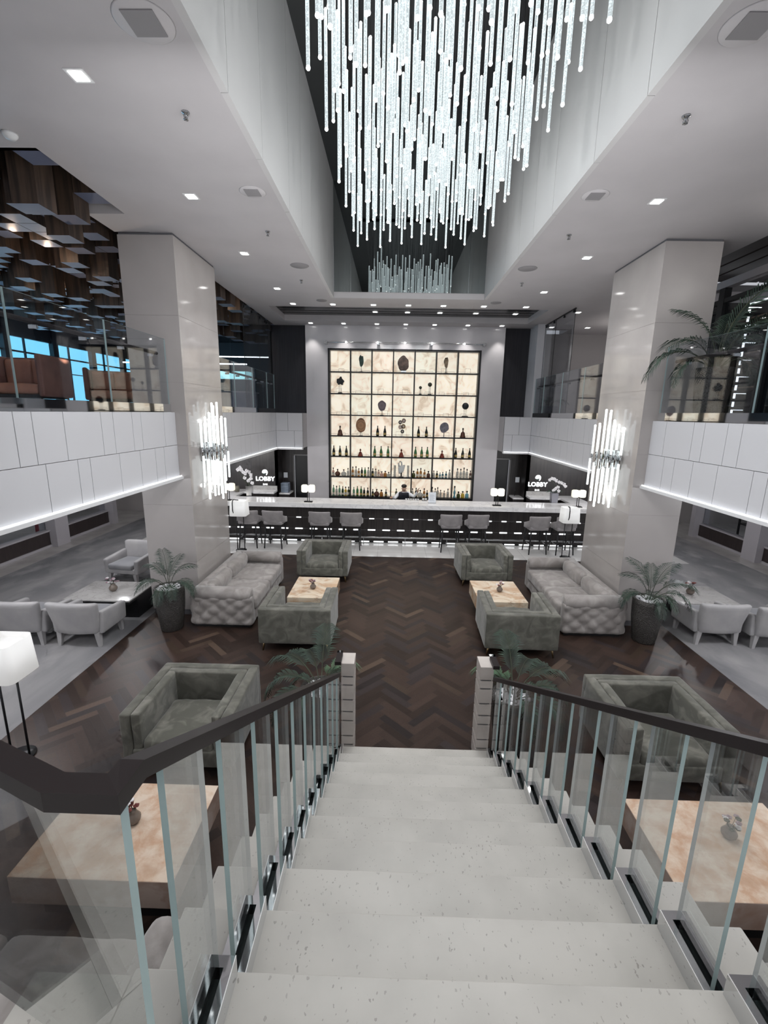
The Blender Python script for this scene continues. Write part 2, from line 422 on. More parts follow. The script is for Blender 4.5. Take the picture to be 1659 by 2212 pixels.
# ------------------------------------------------------------------ ceiling
mb=MB(); T=.12
def cb(x0,x1,y0,y1,z0=CZ,z1=CZ+T): mb.box(x0,x1,y0,y1,z0,z1)
cb(-3.8,-1.70,-.6,11.5); cb(1.70,4.75,-.6,11.5); cb(-1.70,1.70,10.62,11.5); cb(-1.70,1.70,-.6,1.34)
cb(-3.8,-3.33,11.5,13.2); cb(3.33,4.75,11.5,13.2); cb(-3.8,4.75,13.2,14.1)
cb(-4.3,-3.8,6.43,7.03); cb(-9,-3.8,-.6,5.0)
cb(4.75,9,9.7,14.8)
struct(mb.build('ceiling','ceiling'))
mb=MB()
mb.box(-3.4,3.4,11.4,13.3,6.06,6.12)
for k in range(6): mb.box(-3.33,3.33,11.5+k*.29,11.74+k*.29,6.0,6.06)
struct(mb.build('ceiling_recess',mat('dark recess panel',(.012,.011,.011),.22)))
mb=MB(); mb.box(-3.45,-3.33,11.38,13.32,CZ+T,6.1); mb.box(3.33,3.45,11.38,13.32,CZ+T,6.1); mb.box(-3.33,3.33,11.38,11.5,CZ+T,6.1); mb.box(-3.33,3.33,13.2,13.32,CZ+T,6.1)
struct(mb.build('ceiling_recess_edge','ceiling'))
# chandelier well
ZT=8.1
for s,nm in ((-1,'left'),(1,'right')):
    mb=MB(); ys=[1.4,2.2,3.15,4.16,5.12,6.32,7.12,7.9,8.8,9.7,10.62]
    for a,b in zip(ys,ys[1:]):
        x0,x1=sorted((s*1.64,s*1.70)); mb.box(x0,x1,a+.004,b-.004,CZ,ZT)
    x0,x1=sorted((s*1.69,s*1.74)); mb.box(x0,x1,1.4,10.62,CZ+.13,ZT,1)
    struct(mb.build('wall_well_'+nm,['wellwall','joint']))
mb=MB()
for a,b in ((-1.64,-1.27),(-1.27,-.76),(-.76,-.25),(-.25,.26),(.26,.77),(.77,1.28),(1.28,1.64)):
    mb.box(a+.004,b-.004,10.6,10.63,CZ+T,ZT)
mb.box(-1.64,1.64,10.63,10.66,CZ+T,ZT+.05,1)
struct(mb.build('wall_well_back',['darkmirror','steel']))
struct(MB().box(-1.64,1.64,1.34,1.4,CZ+T,ZT).build('wall_well_front','wellwall'))
struct(MB().box(-1.74,1.74,1.34,10.7,ZT,ZT+.1).build('ceiling_well',mat('dark well ceiling',(.02,.022,.023),.5)))
struct(MB().box(-4.3,9,-.6,15,8.3,8.35).build('roof_slab','black'))

# ------------------------------------------------------------------ pillars
for s,nm in ((-1,'left'),(1,'right')):
    mb=MB(); x0,x1=sorted((s*3.47,s*4.27)); PB=8.55
    zs=[0,.95,1.9,2.85,3.8,4.75,5.82]
    for a,b in zip(zs,zs[1:]):
        mb.box(x0,x1,7.03,PB,a+(.0015 if a else .10),b-.0015)
    mb.box(x0+.004,x1-.004,7.034,PB-.004,.1,5.82,1); mb.box(x0+.012,x1-.012,7.042,PB-.012,5.82,5.85,3); mb.box(x0+.02,x1-.02,7.05,PB-.02,0,.1,3)
    # face towards the stairs: same stone, its weaker reflection put into the material
    o=mb.build('pillar_'+nm,['stone','stonejoint','stone_mat','joint'])
    for p in o.data.polygons:
        if p.material_index==0 and p.normal.y<-.9: p.material_index=2
    struct(o)

# ------------------------------------------------------------------ balconies
YJ=[-.5,.35,.8,1.5,2.05,2.6,3.3,3.6,4.0,4.21,4.62,5.22,5.45,5.85,6.06,6.67,7.03]
YJ2=[-.5,.6,1.2,1.9,2.9,3.35,4.3,4.75,4.95,5.5,5.96,6.35,6.6,7.03]
YB=[8.55,8.9,9.22,9.47,10.1,10.35,10.9,11.15,11.6,11.8,12.3,12.6,13.1]; YB2=[8.55,9.1,9.4,10.0,10.3,10.7,11.3,11.55,12.1,12.4,12.8,13.1]
for s,nm in ((-1,'left'),(1,'right')):
    fx=3.64; mb=MB()
    def fp(y0,y1,z0,z1):
        x0,x1=sorted((s*fx,s*(fx+.03))); mb.box(x0,x1,y0+.004,y1-.004,z0+.003,z1-.003)
    for ys,z0,z1 in ((YJ,2.86,3.36),(YJ2,2.37,2.86),(YB,2.86,3.36),(YB2,2.37,2.86)):
        for a,b in zip(ys,ys[1:]): fp(a,b,z0,z1)
    x0,x1=sorted((s*(fx+.03),s*(fx+.06))); mb.box(x0,x1,-.5,7.03,2.40,3.355,1); mb.box(x0,x1,8.55,13.1,2.40,3.355,1)
    # end run that turns to the back wall
    for a,b,z0,z1 in ((2.88,3.3,2.86,3.36),(3.3,fx,2.86,3.36),(2.88,3.12,2.37,2.86),(3.12,fx,2.37,2.86)):
        p,q=sorted((s*a,s*b)); mb.box(p+.004,q-.004,13.1,13.13,z0+.003,z1-.003)
    p,q=sorted((s*2.88,s*(fx+.06))); mb.box(p,q,13.13,13.16,2.4,3.355,1)
    struct(mb.build('wall_balcony_'+nm,['fascia','joint']))
    # lit ledge along the foot of the fascia
    mb=MB()
    def ledge(x0,x1,y0,y1): mb.box(x0,x1,y0,y1,2.33,2.37)
    x0,x1=sorted((s*(fx-.06),s*(fx+.06)))
    ledge(x0,x1,-.5,7.03); ledge(x0,x1,8.55,13.1)
    p,q=sorted((s*2.88,s*(fx+.06))); ledge(p,q,13.0,13.16)
    struct(mb.build('trim_ledge_'+nm,'white'))
    mb=MB(); x0,x1=sorted((s*(fx-.034),s*(fx-.022)))
    mb.box(x0,x1,-.5,7.03,2.37,2.385); mb.box(x0,x1,8.55,13.05,2.37,2.385); p,q=sorted((s*2.9,s*(fx-.05))); mb.box(p,q,13.05,13.065,2.37,2.385)
    struct(mb.build('trim_light_'+nm,'ledsoft'))
    # slab
    x0,x1=sorted((s*(fx+.06),s*13.0)); mb=MB(); mb.box(x0,x1,-.6,7.03,2.37,3.36); 
    x2,x3=sorted((s*4.27,s*13.0)); mb.box(x2,x3,7.03,8.55,2.37,3.36); mb.box(x0,x1,8.55,13.16,2.37,3.36)
    x2,x3=sorted((s*2.88,s*13.0)); mb.box(x2,x3,13.16,16,2.37,3.36); 
    if s<0: mb.box(-13,-4,16,22,2.37,3.36)
    struct(mb.build('floor_balcony_'+nm,['ceiling']))

# ------------------------------------------------------------------ back wall
WY=13.78
mb=MB()
mb.box(-2.88,-2.2,WY,WY+.3,0,CZ); mb.box(2.2,2.88,WY,WY+.3,0,CZ); mb.box(-2.2,2.2,WY,WY+.3,5.22,CZ)
mb.box(-2.2,2.2,WY,WY+.3,0,.8); mb.box(-2.2,2.2,WY+.22,WY+.3,.8,5.22)
struct(mb.build('wall_back','stone_wall'))
mb=MB()
for s in (-1,1):
    x0,x1=sorted((s*2.88,s*3.95)); mb.box(x0,x1,13.9,14.0,3.36,CZ)          # dark upper flanks
struct(mb.build('wall_upper_back','navywood'))
# dark panelled walls of the bar, with the recess and its doorway
for s,nm in ((-1,'left'),(1,'right')):
    mb=MB(); x0,x1=sorted((s*3.72,s*6.9)); mb.box(x0,x1,13.42,13.5,0,2.37)
    x0,x1=sorted((s*3.72,s*3.80)); mb.box(x0,x1,13.42,14.1,0,2.37)
    x0,x1=sorted((s*3.35,s*3.80)); mb.box(x0,x1,14.02,14.1,0,2.37)
    x0,x1=sorted((s*2.88,s*3.35)); mb.box(x0,x1,14.02,14.1,2.10,2.37)
    struct(mb.build('wall_bar_'+nm,'darkwood'))
    mb=MB(); x0,x1=sorted((s*3.33,s*3.37)); mb.box(x0,x1,13.98,14.02,0,2.10); x2,x3=sorted((s*2.88,s*3.37)); mb.box(x2,x3,13.98,14.02,2.07,2.11)
    struct(mb.build('trim_door_'+nm,mat('grey door frame '+nm,(.12,.115,.115),.35)))
    x0,x1=sorted((s*2.88,s*3.33)); struct(MB().box(x0,x1,14.06,14.1,0,2.07).build('door_'+('1' if s<0 else '2'),'black'))
    # far end walls of the hall under the balcony
    x0,x1=sorted((s*6.9,s*7.0)); struct(MB().box(x0,x1,13.42,15,0,2.37).build('wall_end_'+nm,'lower_pillar'))
    x0,x1=sorted((s*6.9,s*12)); struct(MB().box(x0,x1,14.9,15,0,2.37).build('wall_far_'+nm,'stone_mat'))
    mb=MB(); x0,x1=sorted((s*8.75,s*8.85))
    for a,b in ((-.5,5.6),(6.1,10.65),(11.1,13.0)): mb.box(x0,x1,a,b,.06,.39); 
    o=struct(mb.build('wall_low_'+nm,'brown_panel'))
    mb=MB(); x2,x3=sorted((s*8.72,s*8.9))
    for a,b in ((-.5,5.6),(6.1,10.65),(11.1,13.0)): mb.box(x2,x3,a,b,.39,.43); mb.box(x2,x3,a,b,0,.06)
    struct(mb.build('trim_sill_'+nm,'lower_pillar'))
    for k,(a,b) in enumerate(((5.6,6.1),(10.65,11.1),(13.0,13.18))):
        x4,x5=sorted((s*8.58,s*9.0)); mb=MB().box(x4,x5,a,b,0,2.37)
        struct(mb.build('pillar_side_'+nm,'lower_pillar'))
    # shopfront windows behind the low wall
    for k,(a,b,c) in enumerate(((-.5,5.6,'d'),(6.1,10.65,'d'),(11.1,13.0,'l'))):
        x4,x5=sorted((s*8.83,s*8.85)); mb=MB().box(x4,x5,a,b,.43,2.37); 
        w=mb.build('window_%d'%(k+1+(3 if s>0 else 0)),'glass_up'); struct(w)
    x4,x5=sorted((s*11.9,s*12.0)); struct(MB().box(x4,x5,-.6,15,0,2.37).build('wall_shop_'+nm,mat('shop wall '+nm,(.35,.37,.38) if s<0 else (.30,.31,.34),.6)))
# things glimpsed behind the side windows
struct(MB().box(-9.8,-9.7,11.5,11.9,0,2.3).build('wall_shop_red',mat('red shop panel',(.45,.05,.07),.5)))
struct(MB().box(-11.9,-9.2,-.6,10.6,2.25,2.3).build('ceiling_shop',mat('dark shop ceiling',(.02,.021,.025),.4)))
struct(MB().box(-10.4,-10.3,-.6,10.7,0,1.6).build('wall_shop_counter',mat('dark shop counter',(.03,.03,.036),.3)))

# upper level shells
struct(MB().box(-4.0,-3.9,13.9,16.0,3.36,CZ).build('wall_lounge_return','navywood'))
struct(MB().box(3.72,9,14.7,14.8,3.36,CZ).build('wall_upper_right',mat('taupe upper wall',(.27,.25,.25),.6)))
struct(MB().box(3.62,3.86,13.2,13.9,3.36,CZ).build('pillar_upper_right',mat('pale upper pillar',(.42,.42,.44),.4)))
struct(MB().box(-13,-3.85,5.0,22,6.45,6.5).build('ceiling_lounge',mat('dark lounge ceiling',(.008,.008,.012),.6)))
struct(MB().box(-13,-3.95,21.9,22,3.36,6.45).build('wall_lounge_far',mat('dark lounge wall',(.02,.021,.03),.5)))
struct(MB().box(-13,-3.8,4.95,5.0,CZ,6.45).build('wall_lounge_edge','black'))
mb=MB(); mb.box(-3.84,-3.8,5.0,14,CZ+.12,6.45); struct(mb.build('wall_lounge_inner','black'))
# lounge window wall: panes and mullions
k=1; y=6.0; widths=[1.5,.35,2.2,.7,2.2,.7,2.2,.7,2.2,.9]
wn=10
while y<21:
    b=min(y+2.0,21.5)
    struct(MB().box(-12.02,-12.0,y+.1,b-.1,3.55,5.5).build('window_%d'%wn,'window')); wn+=1; y=b
mb=MB(); y=6.0
while y<21.6:
    mb.box(-12,-11.85,y-.12,y+.12,3.36,6.45); mb.box(-12,-11.95,y+.75,y+.80,3.55,5.5); y+=2.0
mb.box(-12,-11.9,6,22,5.5,6.45); mb.box(-12,-11.94,6,22,5.05,5.10); mb.box(-12,-11.94,6,22,4.55,4.58); mb.box(-12,-11.9,6,22,3.36,3.55)
struct(mb.build('trim_window',mat('dark window frame',(.012,.013,.02),.4)))
struct(MB().box(-13,-12.6,-.6,6,3.36,6.45).build('wall_lounge_side','black'))

# ------------------------------------------------------------------ staircase
RS,TR=.1633,.2878
def NY(k): return 3.5845-(k-2)*TR       # y of nosing k (k = 1 is the lowest)
st=thing('staircase','wide pale speckled limestone staircase running down to the herringbone floor','staircase',(0,2,0))
def rel(mb): return mb.xf(Matrix.Translation((0,-2,0)))
for k in range(1,13):
    y1=NY(k); y0=NY(k+1)-.02 if k<12 else -.6
    rel(MB().soft((0,(y0+y1)/2,k*RS-.02),(2.0,y1-y0,.04),.006,.5)).build('stair_tread','tread',st)
    rel(MB().box(-.98,.98,y1-.045,y1-.02,(k-1)*RS,k*RS-.035)).build('stair_riser','tread',st)
rel(MB().hexa([(-.97,.2,.9),(.97,.2,.9),(.97,3.8,0),(-.97,3.8,0)],[(-.97,.2,1.75),(.97,.2,1.75),(.97,3.75,.05),(-.97,3.75,.05)])).build('stringer','lower_pillar',st)
# landing that the stair starts from
mb=MB().box(-4,-1.0,-.6,.62,1.80,1.96)
for s in (-1,1):
    a,b=sorted((s*1.001,s*1.28)); mb.box(a,b,.621 if s<0 else -.6,.972,1.64,1.80)
struct(mb.build('floor_landing','tread'))

def rz_(y): return 3.165-.567*y          # top of the handrail above y
for s,nm in ((-1,'beside the tan-topped table nearest the big floor lamp'),(1,'opposite the one with the mitred landing corner')):
    lab=('glass stair balustrade with dark flat handrail and mitred landing corner, left of the treads' if s<0 else
         'glass stair balustrade with dark flat handrail running straight down, right of the treads')
    t=thing('glass_balustrade',lab,'balustrade',(s*.74,2,0))
    def loc(mb): return mb.xf(Matrix.Translation((-s*.74,-2,0)))
    gx=s*.742
    rx_=-.012 if s<0 else 0
    for k in range(1,13):
        y1=NY(k)-.01; y0=y1-TR+.006; z=k*RS
        if k==1: y1-=.05
        # mirror steel shoe with a black slot
        mb=MB(); xi,xo=gx-s*.045,gx+s*.045
        a,b=sorted((xi,xo)); h=.075
        mb.box(a,a+.026,y0-.03,y1,z,z+h); mb.box(b-.026,b,y0-.03,y1,z,z+h); mb.box(a+.026,b-.026,y1-.03,y1,z,z+h)
        mb.box(a+.026,b-.026,y0-.03,y1-.03,z,z+.03,1)
        ex=a if s>0 else b-.0025
        mb.box(ex,ex+.0025,y0-.03,y1,z+h,z+h+.0012,2)  # thin strip standing in for the edge highlight
        loc(mb).build('shoe_channel',['chrome','black','edgeglint'],t)
        if y0<.5: continue
        # one pane per tread, top cut to the slope of the rail
        e=.0075; zb=z+.03; ya,yb=y0+.075,y1-.03
        A=[(gx-e,ya,zb),(gx+e,ya,zb),(gx+e,yb,zb),(gx-e,yb,zb)]; B=[(gx-e,ya,rz_(ya)-.039),(gx+e,ya,rz_(ya)-.039),(gx+e,yb,rz_(yb)-.039),(gx-e,yb,rz_(yb)-.039)]
        mb=MB().hexa(A,B)
        mb.m=[1,1,1,0,2,0]
        loc(mb).build('glass_pane',['glass','glassedge','glassedge2'],t)
    # handrail
    mb=MB()
    def bar(p,q,w=.036,h=.045,d=None):
        p,q=Vector(p),Vector(q); t_=(q-p); u=Vector((t_.y,-t_.x,0)).normalized()*w
        mb.hexa([p-u-Vector((0,0,h)),p+u-Vector((0,0,h)),q+u-Vector((0,0,h)),q-u-Vector((0,0,h))],[p-u,p+u,q+u,q-u])
    x=gx+rx_
    if s<0:
        P=[(x,3.86,rz_(3.86)),(x,.715,rz_(.715)),(x,.655,2.762),(x-.105,.655,2.762),(x-.265,.72,2.762),(x-2.2,1.50,2.762)]
    else:
        P=[(x,3.86,rz_(3.86)),(x,.45,rz_(.45))]
    # mitred run
    vs=[]; fs=[]; n=len(P); w=.023; h=.040
    for i,p in enumerate(P):
        p=Vector(p); 
        d0=(p-Vector(P[i-1])).to_2d().normalized() if i else None
        d1=(Vector(P[i+1])-p).to_2d().normalized() if i<n-1 else None
        if d0 is None: nn=Vector((d1.y,-d1.x)); k=1
        elif d1 is None: nn=Vector((d0.y,-d0.x)); k=1
        else:
            nn=(Vector((d0.y,-d0.x))+Vector((d1.y,-d1.x))).normalized(); k=1/max(.4,nn.dot(Vector((d0.y,-d0.x))))
        u=Vector((nn.x,nn.y,0))*w*k
        vs+= [p-u-Vector((0,0,h)),p+u-Vector((0,0,h)),p+u,p-u]
    for i in range(n-1):
        for j in range(4): fs.append((i*4+j,i*4+(j+1)%4,(i+1)*4+(j+1)%4,(i+1)*4+j))
    fs.append((0,1,2,3)); fs.append(tuple(range(4*n-1,4*n-5,-1)))
    mb.add(vs,fs)
    hr=loc(mb).build('handrail','rail',t)
    mb=MB(); z=1.06
    mb.box(x-.03,x+.03,3.85,4.02,z+.002,z+.036); loc(mb).build('rail_end','rail',hr)
    mb=MB(); mb.box(x-.028,x+.028,4.02,4.06,z+.004,z+.038); mb.ball((x,4.04,z+.043),.008); loc(mb).build('rail_end_cap','chrome',hr)
    if s<0:
        mb=MB()
        for q_,((x0,y0),(x1,y1)) in enumerate((((x+.018,.650),(x-1.7,1.27)),)):
            d=Vector((x1-x0,y1-y0)).normalized(); u=Vector((d.y,-d.x))*.008
            A=[(x0-u.x,y0-u.y,1.98),(x0+u.x,y0+u.y,1.98),(x1+u.x,y1+u.y,1.98),(x1-u.x,y1-u.y,1.98)]
            mb=MB().hexa(A,[(a,b_,2.725) for a,b_,c in A]); mb.m=[0,0,0 if q_ else 1,0,0,0]
            loc(mb).build('glass_pane',['glass','glassedge'],t)
# stone newel posts
for s,lab in ((-1,'banded pale stone newel post at the foot of the stair, left of the opening'),(1,'banded pale stone newel post at the foot of the stair, right of the opening')):
    mb=MB(); z=0; random.seed(3)
    for h in (.16,.10,.17,.10,.13,.16,.09,.15):
        mb.box(-.062,.062,-.10,.10,z+.018,z+h); mb.box(-.048,.048,-.086,.086,z,z+.018,1); z+=h
    o=mb.build('newel_post',[vary(mat('newel stone',(.50,.46,.43),.4),(.44,.40,.375),5),'joint'],None,(s*.665,3.985,0)); tag(o,lab,'newel post')

# ------------------------------------------------------------------ upper balustrades
def rail_run(lab, s, y0, y1, seams, h=4.40, rail=True):
    gx=s*3.66; t=thing('glass_balustrade',lab,'balustrade',(gx,(y0+y1)/2,3.36)); o0=Matrix.Translation((-gx,-(y0+y1)/2,-3.36))
    a=gx-.02; b=gx+.02
    MB().box(a,b,y0,y1,3.36,3.475).xf(o0).build('shoe_channel','chrome',t)
    ys=[y0]+seams+[y1]
    for p,q in zip(ys,ys[1:]):
        mb=MB().box(gx-.008,gx+.008,p+.004,q-.004,3.46,h); mb.m=[0,0,1,1,1,1]
        mb.m=[1 if i in (2,3,4,5) else 0 for i in range(6)]
        mb.xf(o0).build('glass_pane',['glass_up','glassedge'],t)
    if rail:
        rx=gx+s*.07
        MB().tube([(rx,y0+.12,4.19),(rx,y1-.12,4.19)],.024,10).xf(o0).build('handrail','rail',t)
        for p in ys[:-1]:
            for d in (.25,.75):
                yy=p+d*((ys[ys.index(p)+1])-p)
                MB().box(min(gx,rx)-.004,max(gx,rx)+.004,yy-.012,yy+.012,4.12,4.155).xf(o0).build('rail_bracket','steel',t)
    return t
rail_run('upper glass balustrade in front of the tan leather armchair, with dark rail',-1,-.4,6.92,[1.3,2.7,4.11,5.50])
rail_run('upper glass balustrade in front of the big palm and lit display, with dark rail',1,-.4,6.92,[1.3,2.7,4.0,5.15])
rail_run('upper glass balustrade in front of the glowing lounge counter',-1,8.6,13.1,[9.85,11.1,12.36])
rail_run('upper glass balustrade in front of the small palm and taupe wall',1,8.6,13.1,[9.8,11.05,12.36])
for s,lab in ((-1,'tall glass screen up to the ceiling by the blue-lit lounge'),(1,'tall glass screen up to the ceiling by the taupe upper wall')):
    gx=s*3.70; t=thing('glass_screen',lab,'glass screen',(gx+s*.12,12.2,3.36)); o0=Matrix.Translation((-gx,-12.2,-3.36))
    for a,b in ((11.1,12.36),(12.36,13.5 if s<0 else 13.18)):
        mb=MB().box(gx-.006,gx+.006,a+.004,b-.004,3.37,5.80); mb.m=[1 if i in (2,3,4,5) else 0 for i in range(6)]
        mb.xf(o0).build('glass_pane',['glass_up','black'],t)
    MB().box(gx-.015,gx+.015,11.1,13.5 if s<0 else 13.18,5.80,5.825).xf(o0).build('top_track','blackmetal',t)
    for y in (11.2,11.8,12.5,13.0,13.12): MB().box(gx-.02,gx+.02,y-.02,y+.02,5.74,5.82).xf(o0).build('clip','blackmetal',t)

# ------------------------------------------------------------------ armchairs (grey green velvet)
def bulge(ax, h1, h2, amt):
    """push the faces along axis ax outwards in the middle"""
    o=[i for i in range(3) if i!=ax]
    def f(p,n):
        w=max(0,1-(p[o[0]]/h1)**2)*max(0,1-(p[o[1]]/h2)**2)
        q=Vector(p); q[ax]+=amt*w*(1 if n[ax]>.3 else -1 if n[ax]<-.3 else 0)+mnoise.noise(Vector(p)*9)*.004; return q
    return f
def rumple(a=.006, sc=7):
    return lambda p,n: Vector(p)+n*mnoise.noise(Vector(p)*sc+Vector((3.1,0,0)))*a
def armchair(lab, loc, rz):
    """front faces -y; 1.04 wide, .92 deep, .66 high"""
    t=thing('velvet_armchair',lab,'armchair',loc,rz,'velvet armchairs'); W,D,H=.52,.46,.66
    z0=.13
    for s in (-1,1):
        MB().soft((s*(W-.05),-.02,(z0+H)/2),(.10,2*D-.06,H-z0),.02,.06,rumple(.004)).build('arm_panel','velvet',t)
        MB().soft((s*(W-.146),-.045,(.28+H)/2),(.088,2*D-.13,H-.28),.018,.06,rumple(.006)).build('arm_cushion','velvet_light' ,t)
    MB().soft((0,D-.05,(z0+H)/2),(2*W,.10,H-z0),.02,.06,rumple(.004)).build('back_panel','velvet',t)
    MB().soft((0,D-.146,(.28+H)/2),(2*W-.20,.09,H-.28),.018,.06,rumple(.006)).build('back_cushion','velvet',t)
    MB().soft((0,-.03,.215),(2*W-.20,2*D-.06,.17),.02,.08).build('seat_base','velvet',t)
    MB().soft((0,-.12,.32),(2*W-.38,2*D-.26,.14),.045,.045,lambda p,n: bulge(2,.35,.35,.03)(p,n)+n*mnoise.noise(Vector((p[0]*14,p[1]*4,p[2]*4)))*.008).build('seat_cushion','velvet_light',t)
    for sx in (-1,1):
        for sy in (-1,1):
            MB().tube([(sx*(W-.07),sy*(D-.07),.14),(sx*(W-.045),sy*(D-.05),0)],[.02,.010],8).build('leg','brass',t)
    return t
a=armchair('velvet armchair seen from behind, beside the sofa along the left pillar',(-1.63,6.36,0),pi)
dup(a,(-1.66,9.13,0),0,'velvet armchair facing the stair across the left golden table, back to the bar')
dup(a,(1.63,6.37,0),pi-.03,'velvet armchair seen from behind, beside the sofa along the right pillar')
dup(a,(1.66,9.10,0),.03,'velvet armchair facing the stair across the right golden table, back to the bar')
dup(a,(-2.22,4.03,0),0,'large near velvet armchair partly behind the left stair handrail')
dup(a,(2.38,4.03,0),0,'large near velvet armchair partly behind the right stair handrail')

# ------------------------------------------------------------------ tufted sofas
def tuft(du,dv,uax,vax,amt,nax,sign,zlim=None):
    def f(p,n):
        q=Vector(p)
        if n[nax]*sign>.6 and (zlim is None or p[2]<zlim):
            u=p[uax]/du; v=p[vax]/dv
            a=abs(sin(pi*(u+v)/2)*sin(pi*(u-v)/2)); 
            q[nax]+=sign*amt*(a**.5-.55)
            q[nax]+=sign*.005*mnoise.noise(Vector(p)*14)
        return q
    return f
def sofa(lab, loc, rz, L=2.1):
    """front faces -y, centred, depth 1.0"""
    t=thing('tufted_sofa',lab,'sofa',loc,rz,'tufted sofas'); h=L/2
    MB().box(-h+.07,h-.07,-.43,.46,0,.05).build('plinth','black',t)
    MB().soft((0,.42,.335),(L,.16,.57),.05,.028,tuft(.15,.11,0,2,.035,1,1,.2)).build('back_panel','suede',t)
    MB().tube([(-h+.08,.36,.575),(h-.08,.36,.575)],.10,16).build('back_roll','suede',t)
    for s in (-1,1):
        MB().soft((s*(h-.08),-.02,.30),(.16,.94,.50),.05,.028,tuft(.135,.105,1,2,.035,0,s,.25)).build('arm_panel','suede',t)
        mb=MB().tube([(s*(h-.10),-.46,.55),(s*(h-.10),-.40,.55),(s*(h-.10),.42,.56)],[.105,.115,.115],18); ar=mb.build('arm_roll','suede',t)
        mb=MB()
        mb.lathe([(.0001,.03),(.03,.02),(.075,.012),(.105,0)],(0,0,0),18); mb.xf(Matrix.Translation((s*(h-.10),-.455,.55))@Matrix.Rotation(pi/2,4,'X')); mb.build('arm_rosette','suede',ar)
    for s in (-1,1):
        w=(L-.36)/2
        MB().soft((s*w/2,-.12,.35),(w-.008,.76,.20),.05,.04,lambda p,n:bulge(2,w/2,.38,.02)(p,n)+n*mnoise.noise(Vector((p[0]*5,p[1]*16,1)))*.007).build('seat_cushion','suede',t)
        MB().soft((s*w/2,.25,.55),(w-.01,.20,.27),.095,.04,rumple(.012,5)).build('back_cushion','suede',t)
    MB().soft((0,-.10,.16),(L-.2,.74,.22),.03,.03,tuft(.15,.11,0,2,.02,1,-1,.3)).build('seat_base','suede',t)
    return t
so=sofa('tufted taupe sofa along the left pillar',(-2.93,7.62,0),pi/2)
dup(so,(2.93,7.64,0),-pi/2,'tufted taupe sofa along the right pillar')
dup(so,(-2.42,1.48,0),pi,'tufted taupe sofa beneath the stair, seen through its left glass')
dup(so,(2.42,1.48,0),pi,'tufted taupe sofa beneath the stair, seen through its right glass')

# ------------------------------------------------------------------ stone tables
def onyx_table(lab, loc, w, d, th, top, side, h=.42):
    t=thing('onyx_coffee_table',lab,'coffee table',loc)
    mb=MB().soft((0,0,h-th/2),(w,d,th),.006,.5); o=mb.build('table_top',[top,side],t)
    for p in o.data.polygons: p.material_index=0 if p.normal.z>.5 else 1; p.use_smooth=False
    MB().box(-w/2+.12,w/2-.12,-d/2+.10,d/2-.10,0,h-th).build('plinth','black',t,label='dark recessed plinth')
    return t
onyx_table('golden onyx coffee table between the left sofa and its two armchairs',(-1.585,7.38,0),.76,.96,.24,'onyx_far','onyx_far')
onyx_table('golden onyx coffee table between the right sofa and its two armchairs',(1.59,7.40,0),.80,.96,.24,'onyx_far','onyx_far')
onyx_table('large peach onyx table below the left stair railing',(-2.18,2.69,0),1.09,.78,.22,'onyx','onyx_side')
onyx_table('large peach onyx table below the right stair railing',(2.18,2.69,0),1.10,.78,.22,'onyx','onyx_side')
def lounge_table(lab, loc, w, d):
    t=thing('marble_lounge_table',lab,'coffee table',loc)
    MB().soft((0,0,.388),(w,d,.024),.004,.5).build('table_top','marble_grey',t)
    MB().box(-w/2+.005,w/2-.005,-d/2+.005,d/2-.005,.34,.375).build('apron','black',t)
    MB().box(-w/2+.25,w/2-.02,-d/2+.25,d/2-.02,0,.34).build('plinth','blackmetal',t)
lounge_table('black-based table with pale marble top on the left carpet',(-4.97,7.05,0),1.08,.82)
lounge_table('black-based table with pale marble top on the right carpet',(5.06,7.52,0),1.02,.82)

# ------------------------------------------------------------------ grey lounge chairs
def lounge_chair(lab, loc, rz):
    """front -y; .72 wide"""
    t=thing('grey_lounge_chair',lab,'lounge chair',loc,rz,'grey lounge chairs')
    def fl(p,n):   # back flares upwards and leans
        q=Vector(p); k=(p[2]+.27)/.54; q.x*= .86+.20*k; q.y+=.10*k; q.y-=.05*(p[0]/.36)**2; return q
    MB().soft((0,.30,.49),(.72,.11,.54),.045,.05,fl).build('backrest','greyfab',t)
    for s in (-1,1):
        def fa(p,n,s=s):
            q=Vector(p); k=(p[1]+.30)/.60; top=max(0,p[2]); q.z+= top*(-.18+.42*k); q.x+=s*(.02+.05*(p[2]+.17)); return q
        MB().soft((s*.31,-.02,.38),(.09,.60,.34),.035,.05,fa).build('arm','greyfab',t)
    MB().soft((0,-.02,.27),(.62,.60,.12),.03,.08).build('seat_base','greyfab',t)
    MB().soft((0,-.07,.37),(.54,.58,.12),.045,.06,bulge(2,.27,.29,.015)).build('seat_cushion','greyfab2',t)
    for sx in (-1,1):
        for sy in (-1,1):
            MB().hexa([(sx*.30+d*.022,sy*.27+e*.022,0) for d,e in ((-1,-1),(1,-1),(1,1),(-1,1))],[(sx*.28+d*.038,sy*.26+e*.038,.24) for d,e in ((-1,-1),(1,-1),(1,1),(-1,1))]).build('leg','greyfab',t)
    return t
c=lounge_chair('grey lounge chair seen from behind, beside the herringbone border on the left carpet',(-4.78,6.20,0),pi); c.scale=(.98,.98,.93)
dup(c,(-5.62,6.20,0),pi,'grey lounge chair seen from behind, nearest the left picture edge')
dup(c,(-5.55,8.65,0),-.15,'grey lounge chair facing us across the left marble table, behind the palm')
dup(c,(4.76,6.74,0),pi,'grey lounge chair seen from behind, beside the herringbone border on the right carpet')
dup(c,(5.55,6.66,0),pi+.02,'grey lounge chair seen from behind, nearest the right picture edge')
dup(c,(4.98,9.0,0),.15,'grey lounge chair facing us across the right marble table, behind the palm')

